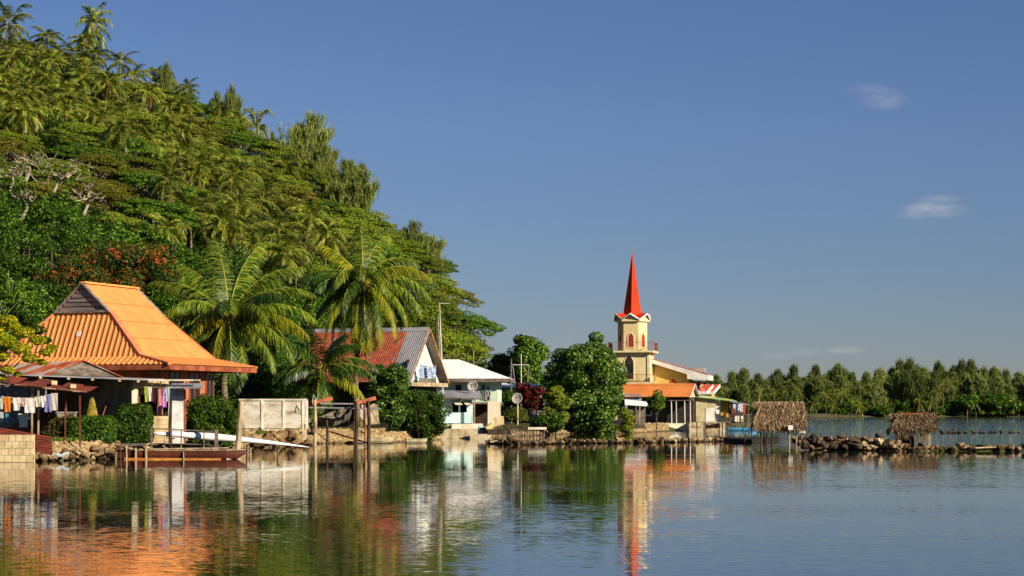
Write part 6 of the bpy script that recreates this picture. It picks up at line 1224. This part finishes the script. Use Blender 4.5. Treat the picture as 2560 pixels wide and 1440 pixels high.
def hut(name, cxp, d, th, L_, dep, zr_, ze_, zf, lb, seed, posts, dens, hip=.85, floor=True, walls=True, gable=.75):
    fr = Fr(X(cxp, d), d, th); t = thing(name, fr(0, dep / 2, 0), lb, 'hut'); h = zr_ - ze_; sl = math.hypot(dep / 2, h); mb = MB(); lo = L_ / 2
    A = [fr(-lo, 0, ze_), fr(lo, 0, ze_), fr(lo - hip * .5, dep / 2, zr_), fr(-lo + hip, dep / 2, zr_), fr(lo, dep, ze_), fr(-lo, dep, ze_)]
    mb.slab([A[0], A[1], A[2], A[3]], .1); mb.slab([A[4], A[5], A[3], A[2]], .1); mb.build('thatch_bed', m_thatchb, t)
    mb = MB(); gu = fr.V() * dep / 2 + Vector((0, 0, h)); thatch(mb, fr(-lo, 0, ze_), fr.U(), L_, gu, sl, 9, seed, dens)
    thatch(mb, fr(lo, dep, ze_), -fr.U(), L_, fr.V() * -dep / 2 + Vector((0, 0, h)), sl, 6, seed + 1, dens * .6)
    # hipped skirt at both ends
    thatch(mb, fr(-lo - .1, dep * .9, ze_ - .1), -fr.V(), dep * .8, fr.U() * hip + Vector((0, 0, h)), math.hypot(hip, h), 7, seed + 2, dens * .7)
    thatch(mb, fr(lo - .02, dep * .42, ze_ + h * .1), fr.V(), dep * .55, fr.U() * -hip * .5 + Vector((0, 0, h)), h * .85, 5, seed + 3, dens * .8); mb.build('thatch', m_thatch, t)
    mb = MB(); mb.bar(fr(-lo + hip - .1, dep / 2, zr_ + .07), fr(lo - hip * .5 + .1, dep / 2, zr_ + .07), .1, .06); mb.build('ridge_pole', m_pale if name == 'thatched_hut' and seed < 50 else m_redp, t)
    if floor: mb = MB(); fr.box(mb, -lo + .3, lo + .1, .2, dep - .2, zf - .2, zf); mb.build('floor', m_conc, t)
    if walls:
        mb = MB(); fr.box(mb, -lo + .3, lo - .9, .35, .42, zf, ze_ + .6); mb.build('wall', m_darkpole, t); mb = MB(); fr.box(mb, lo - .9, lo - .05, .34, .41, zf, ze_ + .55); mb.build('pale_panel', m_wood, t); mb = MB(); fr.box(mb, -lo + .3, lo - .3, dep - .5, dep - .4, zf, ze_ + .5); mb.build('wall', m_darkpole, t)  # front panel is a lighter grey wood than the wall beside it
    for (u, v, w_) in posts: mb = MB(); mb.tube([fr(u, v, -.7), fr(u + .03, v, ze_ + (.1 if not floor else 0) if not floor else zf)], [w_, w_ * .9], 7); mb.build('post', m_pale if u > .8 else m_darkpole, t)
    return fr
fh = hut('thatched_hut', 1949, 181, .12, 4.5, 3.0, Z(1007, 183), Z(1068, 181), Z(1077, 181), 'larger thatched hut on stilts with a pale panel, near the verandah house', 11, [(-1.7, .3, .08), (-1.2, .5, .08), (-.7, .3, .09), (.85, .25, .09), (1.5, .3, .08), (2.0, 1.2, .07), (2.2, 2.6, .06), (-1.4, 2.6, .07)], 62)
d = 180.4; mb = MB(); mb.box(P(1976.5, 1069, d) , (.42, .04, .42)); tag(mb.build('white_board', m_white), 'small white board fixed on the larger thatched hut', 'board')
mb = MB(); mb.bar((X(1860, 181), 181, .2), P(1888, 1062, 181), .06, .06); mb.bar((X(1884, 181), 181.4, .5), P(1905, 1070, 181), .05, .05); tag(mb.build('leaning_stick', m_darkpole), 'dark sticks leaning against the larger thatched hut', 'stick')
hut('thatched_hut', 2284, 177, .14, 3.7, 2.8, Z(1035, 178.5), Z(1074, 177), .6, 'smaller ragged thatched hut with long hanging fringe behind the widest rock mound', 61, [(.95, .2, .06), (1.35, .7, .05), (1.5, 1.7, .05), (-1.2, .4, .06), (-.3, .4, .08), (-.9, 2.0, .06)], 62, floor=False, walls=False)
mb = MB(); fr = Fr(X(2284, 177), 177, .14); random.seed(71)
for k in range(420):
    u = random.uniform(-1.7, .3) if k % 2 else random.uniform(.55, 1.25); z = Z(1076 + random.uniform(-6, 4), 177); l = random.uniform(.3, .8) if u < .4 else random.uniform(.5, 1.0); q = fr(u, random.uniform(-.1, .3), z); l *= 1.25; mb.add([q, q + fr.U() * .04, q + Vector((random.uniform(-.1, .1), -.02, -l))], [(0, 1, 2)])
fringe = mb.build('thatch_fringe', m_thatch); fringe['label'] = 'long torn strands hanging below the smaller thatched hut eave'; fringe['category'] = 'thatch'
mb = MB(); fr.box(mb, -1.5, .1, .8, 2.2, -.3, .75); tag(mb.build('fish_crate', m_darkpole), 'dark crate in the shade under the smaller thatched hut', 'crate')
# dark low stone platform under the larger hut
mb = MB(); random.seed(15); d = 186; pts_f = [(1800, 1101), (1835, 1105.5), (1880, 1107), (1945, 1106.5), (1950, 1100), (1935, 1096)]
mb.slab([(X(a, 15000 / (b - 1027)), 15000 / (b - 1027), .34) for a, b in pts_f] + [(X(1935, 205), 205, .3), (X(1800, 208), 208, .3)], .9); tag(mb.build('stone_platform', mat('wet_dark_stone', (.018, .016, .014), (.03, .026, .022), rough=.9, scale=3, bump=.05)), 'low black wet stone platform below the larger thatched hut', 'platform')
# ---------------------------------------------------------------- rocks
def rock_mesh(seed):
    import bmesh
    rg = random.Random(seed); bm = bmesh.new(); bmesh.ops.create_icosphere(bm, subdivisions=3, radius=.5); pl = [(Vector((rg.gauss(0, 1), rg.gauss(0, 1), rg.gauss(0, 1))).normalized(), rg.uniform(.26, .42)) for _ in range(13)]
    for v in bm.verts:
        for n_, h_ in pl:
            k = v.co.dot(n_) - h_
            if k > 0: v.co -= n_ * k * .92
        v.co *= 1 + .05 * sin(v.co.x * 19 + seed) * cos(v.co.y * 17 + v.co.z * 13)
        v.co.z *= .8
    me = bpy.data.meshes.new('rock'); bm.to_mesh(me); bm.free(); return me
def rockmat(name, cols):
    m, t, p, o = base_mat(name); p.inputs['Roughness'].default_value = .9; p.inputs['Specular IOR Level'].default_value = .2; oi = N(t, 'ShaderNodeObjectInfo'); tc = N(t, 'ShaderNodeTexCoord'); n1 = N(t, 'ShaderNodeTexNoise'); n1.inputs['Scale'].default_value = 5; n1.inputs['Detail'].default_value = 6; L(t, tc.outputs['Object'], n1.inputs[0])
    rp = N(t, 'ShaderNodeValToRGB'); e = rp.color_ramp.elements; e[0].color = col4(cols[0]); e[1].color = col4(cols[-1])
    for i in range(1, len(cols) - 1): x = e.new(i / (len(cols) - 1)); x.color = col4(cols[i])
    gi = N(t, 'ShaderNodeNewGeometry'); a = M2n(t, 'ADD', M2n(t, 'FRACT', M2n(t, 'ADD', oi.outputs['Random'], gi.outputs['Random Per Island']), None), M2n(t, 'MULTIPLY', M2n(t, 'SUBTRACT', n1.outputs[0], .5), .9)); L(t, a, rp.inputs[0])
    # wet dark band near the water line, stays with the place
    ge = N(t, 'ShaderNodeNewGeometry'); sp = N(t, 'ShaderNodeSeparateXYZ'); L(t, ge.outputs['Position'], sp.inputs[0]); mr = N(t, 'ShaderNodeMapRange'); mr.inputs[1].default_value = .06; mr.inputs[2].default_value = .34; mr.inputs[3].default_value = .22; mr.inputs[4].default_value = 1; L(t, M2n(t, 'ADD', sp.outputs[2], M2n(t, 'MULTIPLY', n1.outputs[0], .15)), mr.inputs[0])
    mx = N(t, 'ShaderNodeMix', data_type='RGBA', blend_type='MULTIPLY'); mx.inputs[0].default_value = 1; L(t, rp.outputs[0], mx.inputs[6]); L(t, mr.outputs[0], mx.inputs[7]); L(t, mx.outputs[2], p.inputs['Base Color'])
    b = N(t, 'ShaderNodeBump'); b.inputs['Distance'].default_value = .05; L(t, n1.outputs[0], b.inputs['Height']); L(t, b.outputs[0], p.inputs['Normal']); return m
def M2n(t, op, a, b): return mth(op, a, b, tree=t)
m_rock = rockmat('coral_rock', [g(70, 56, 44), g(128, 102, 70), g(96, 74, 52), g(166, 140, 98), g(110, 84, 58), g(204, 186, 146)]); m_rockd = rockmat('dark_basalt', [g(50, 44, 38), g(90, 76, 60), g(64, 54, 44)])
rock_me = [rock_mesh(i) for i in range(7)]; rock_md = []
for m_ in rock_me: c = m_.copy(); c.materials.append(m_rockd); rock_md.append(c); m_.materials.append(m_rock)
def mk_rock(x, y, z, s_, dark=False):
    o = bpy.data.objects.new('rock', random.choice(rock_md if dark else rock_me)); COL.objects.link(o); o.location = (x, y, z); o.rotation_euler = (random.uniform(-.5, .5), random.uniform(-.5, .5), random.uniform(0, 6.28)); o.scale = (s_ * random.uniform(.85, 1.35), s_ * random.uniform(.8, 1.1), s_ * random.uniform(.65, 1.0)); o['category'] = 'rock'; return o
NR = [0]; LAB = {}
def rockline(path, spacing, size, height, width, grp, phrase, dark=0, nmax=999, zb=-.05):
    """rocks piled along a path of (px, distance)"""
    pts = [Vector((X(a, b), b, 0)) for a, b in path]; tot_ = sum((b - a).length for a, b in zip(pts, pts[1:])); n = int(tot_ / spacing); lst = []
    for i in range(n):
        s = tot_ * (i + random.uniform(.2, .8)) / n; k = 0
        while k < len(pts) - 2 and s > (pts[k + 1] - pts[k]).length: s -= (pts[k + 1] - pts[k]).length; k += 1
        dr = (pts[k + 1] - pts[k]); q = pts[k] + dr * (s / dr.length); nr = Vector((-dr.y, dr.x, 0)).normalized(); lay = random.random(); off = random.uniform(-1, 1) * width * (1 - .6 * lay); s_ = size * random.uniform(.65, 1.4)
        q = q + nr * off; z = zb + height * lay * (1 - abs(off) / (width + .3)) + s_ * .22; lst.append(mk_rock(q.x, q.y, z, s_, random.random() < dark))
    lst = sorted(lst, key=lambda o: o.location.x / o.location.y)
    for i, o in enumerate(lst): o['group'] = grp; o['label'] = phrase % ordn(i + 1)
    NR[0] += len(lst)
random.seed(31)
rockline([(1222, 184), (1290, 175)], .34, .62, .35, .4, 'rocks of the low breakwater', '%s rock from the quay end in the short cluster joining the breakwater')
rockline([(1290, 175), (1400, 181), (1600, 186), (1810, 196)], .37, .56, .3, .4, 'rocks of the low breakwater', '%s rock from the upturned boat in the long low breakwater', dark=.3)
rockline([(1985, 200), (2035, 165)], 1.6, .6, .3, .6, 'rocks of the inner spur', '%s rock from the larger hut in the spur to the mound')
rockline([(2012, 153), (2245, 150.6)], .08, .68, .95, 1.4, 'rocks of the wide mound', '%s stone from the larger hut side in the wide rock mound', dark=.4, zb=.0)
rockline([(2240, 149), (2400, 149), (2600, 147)], .27, .58, .4, .4, 'rocks of the outer line', '%s stone past the smaller hut in the line running out of view', dark=.25)
rockline([(92, 118.8), (180, 120.5), (300, 123.5)], .24, .55, .8, .6, 'stones of the bank below the hedge', '%s stone from the block wall in the bank below the hedge', zb=.0)
rockline([(620, 160), (700, 166), (775, 174)], .4, .85, 1.0, 1.0, 'stones below the concrete fence', '%s stone from the hibiscus bush in the bank below the concrete fence', zb=.1)
rockline([(2345, 262), (2560, 270)], 1.1, .7, .1, .2, 'far dark reef stones', '%s low dark stone from the smaller hut in the far reef line', dark=1)
rockline([(2085, 232), (2115, 232)], .5, .5, .1, .2, 'reef stones beyond the mound', '%s small dark stone in the patch beyond the mound', dark=1)
rubble_args = None
# small rubble: one stuff mesh per bank
def rubble(name, path, n, size, h0, h1, depth, lb, mt, seed, kind=True):
    rg = np.random.default_rng(seed); src = [np.array([v.co[:] for v in m_.vertices]) for m_ in (rock_lo)]; fsrc = [[tuple(p_.vertices) for p_ in m_.polygons] for m_ in rock_lo]; vs, fs, base = [], [], 0; px = rg.uniform(path[0][0], path[-1][0], n); dd_ = np.interp(px, [a for a, b in path], [b for a, b in path]); u = rg.random(n)
    for i in range(n):
        k = rg.integers(len(src)); a = rg.uniform(0, 6.28); s_ = size * rg.uniform(.5, 1.5); V_ = src[k] * s_ * rg.uniform(.7, 1.2, 3); V_ = np.stack([V_[:, 0] * cos(a) - V_[:, 1] * sin(a), V_[:, 0] * sin(a) + V_[:, 1] * cos(a), V_[:, 2]], 1)
        y = dd_[i] + u[i] * depth; V_ = V_ + ((px[i] - 1280) / FPX * y, y, h0 + (h1 - h0) * u[i]); vs.append(V_); fs += [tuple(j + base for j in f) for f in fsrc[k]]; base += len(V_)
    me = bpy.data.meshes.new(name); me.from_pydata(np.concatenate(vs).tolist(), [], fs); o = link_mesh(name, me, mt); tag(o, lb, 'rubble', kind='stuff')
import bmesh
rock_lo = []
for i in range(5):
    rg_ = random.Random(50 + i); bm = bmesh.new(); bmesh.ops.create_icosphere(bm, subdivisions=1, radius=.5)
    for v in bm.verts: v.co *= rg_.uniform(.7, 1.15); v.co.z *= .7
    m_ = bpy.data.meshes.new('stone'); bm.to_mesh(m_); bm.free(); rock_lo.append(m_)
m_rub = rockmat('rubble_stone', [g(120, 96, 66), g(160, 134, 92), g(190, 168, 124), g(110, 88, 62)])
rubble('rubble', [(790, 183), (955, 187), (960, 192)], 2000, .36, -.05, 1.25, 2.2, 'bank of small pale coral stones under the boat lift', m_rub, 1)
rubble('rubble', [(90, 118.5), (180, 120.5), (420, 131), (620, 158)], 2400, .34, -.05, 1.05, 2.6, 'small broken stones filling the bank from the block wall to the jetty', m_rub, 2)
rubble('rubble', [(610, 160), (785, 176)], 2200, .42, -.05, 1.15, 7.0, 'small stones of the slope below the concrete fence', m_rub, 3)
rubble('rubble', [(950, 186), (1010, 192), (1098, 207)], 1500, .36, -.05, .9, 3, 'shaded stones below the dark small-leaved tree', m_rub, 4)
rubble('rubble', [(1225, 222), (1245, 230), (1350, 241), (1420, 260), (1580, 266), (1630, 280)], 1500, .4, -.1, .45, 3, 'stones along the shore behind the breakwater', m_rub, 5)
rubble('rubble', [(1225, 184.5), (1290, 175.5), (1400, 181.5), (1600, 186.5), (1810, 196.5)], 700, .36, -.15, .15, .7, 'small stones wedged in the long low breakwater', m_rock, 8)
rubble('rubble', [(1610, 281), (1670, 292)], 500, .36, -.05, 1.2, 3, 'brown stones beside the porch base', m_rub, 6)
rubble('rubble', [(2030, 151.5), (2245, 151)], 500, .5, -.2, .6, 3.5, 'small brown stones in the gaps of the wide mound', m_rock, 7)
# grass tufts and weeds along the bank
rng = np.random.default_rng(77); n = 5200; px_ = rng.choice([0, 1, 2, 3], n, p=[.3, .3, .25, .15]); a_ = np.array([95, 640, 800, 1240])[px_]; b_ = np.array([420, 790, 960, 1360])[px_]; pp = rng.uniform(a_, b_); dd = np.interp(pp, shp, shd) + rng.uniform(3.2, 6.5, n); xx = (pp - 1280) / FPX * dd; zz_ = ground(xx, dd) + .1
tg_ = unit(n) * .5 + (0, 0, 1); tg_ /= np.linalg.norm(tg_, axis=1)[:, None]; nn = np.cross(tg_, unit(n)); nn /= np.linalg.norm(nn, axis=1)[:, None]
tag(link_mesh('weeds', np_mesh('weeds', leaf_quads(np.stack([xx, dd, zz_], 1), nn, rng.uniform(.2, .55, n), .25, tg_)), leafmat('weed', [g(60, 96, 24), g(96, 130, 40), g(130, 130, 60)])), 'weeds and grass tufts growing on the stone banks', 'weeds', kind='stuff')
# blossoms on the hibiscus bush, driftwood
mb = MB(); random.seed(40)
for k in range(26):
    a = P(505 + random.uniform(0, 60), 962 + random.uniform(0, 40), 148.8 + random.uniform(0, .6)); mb.tube([a, a + Vector((.02, -.05, .02)), a + Vector((.04, -.1, .03))], [.03, .07, .1], 6)
bl = mb.build('blossoms', mat('peach_petals', g(240, 170, 130), g(226, 130, 90)), [o for o in S.objects if o.name.startswith('hibiscus_bush')][0]); 
mb = MB(); mb.tube([P(2438, 1120, 146), P(2490, 1118, 146.5)], [.06, .04], 6); tag(mb.build('driftwood', m_pale), 'pale driftwood stick lying before the outer rock line', 'driftwood')
mb = MB(); d = 119.5; random.seed(3)
for k in range(7): q = P(128 + k * 6, 1143 + random.uniform(-5, 3), d - .3); mb.slab([q, q + Vector((.24, -.05, .04)), q + Vector((.2, .05, .2)), q + Vector((-.05, .03, .16))], .02)
tag(mb.build('plastic_scraps', clothm('plastic', (200, 206, 206), (90, 150, 150), 1.2)), 'white and teal plastic scraps washed up on the stone bank', 'litter', kind='stuff')
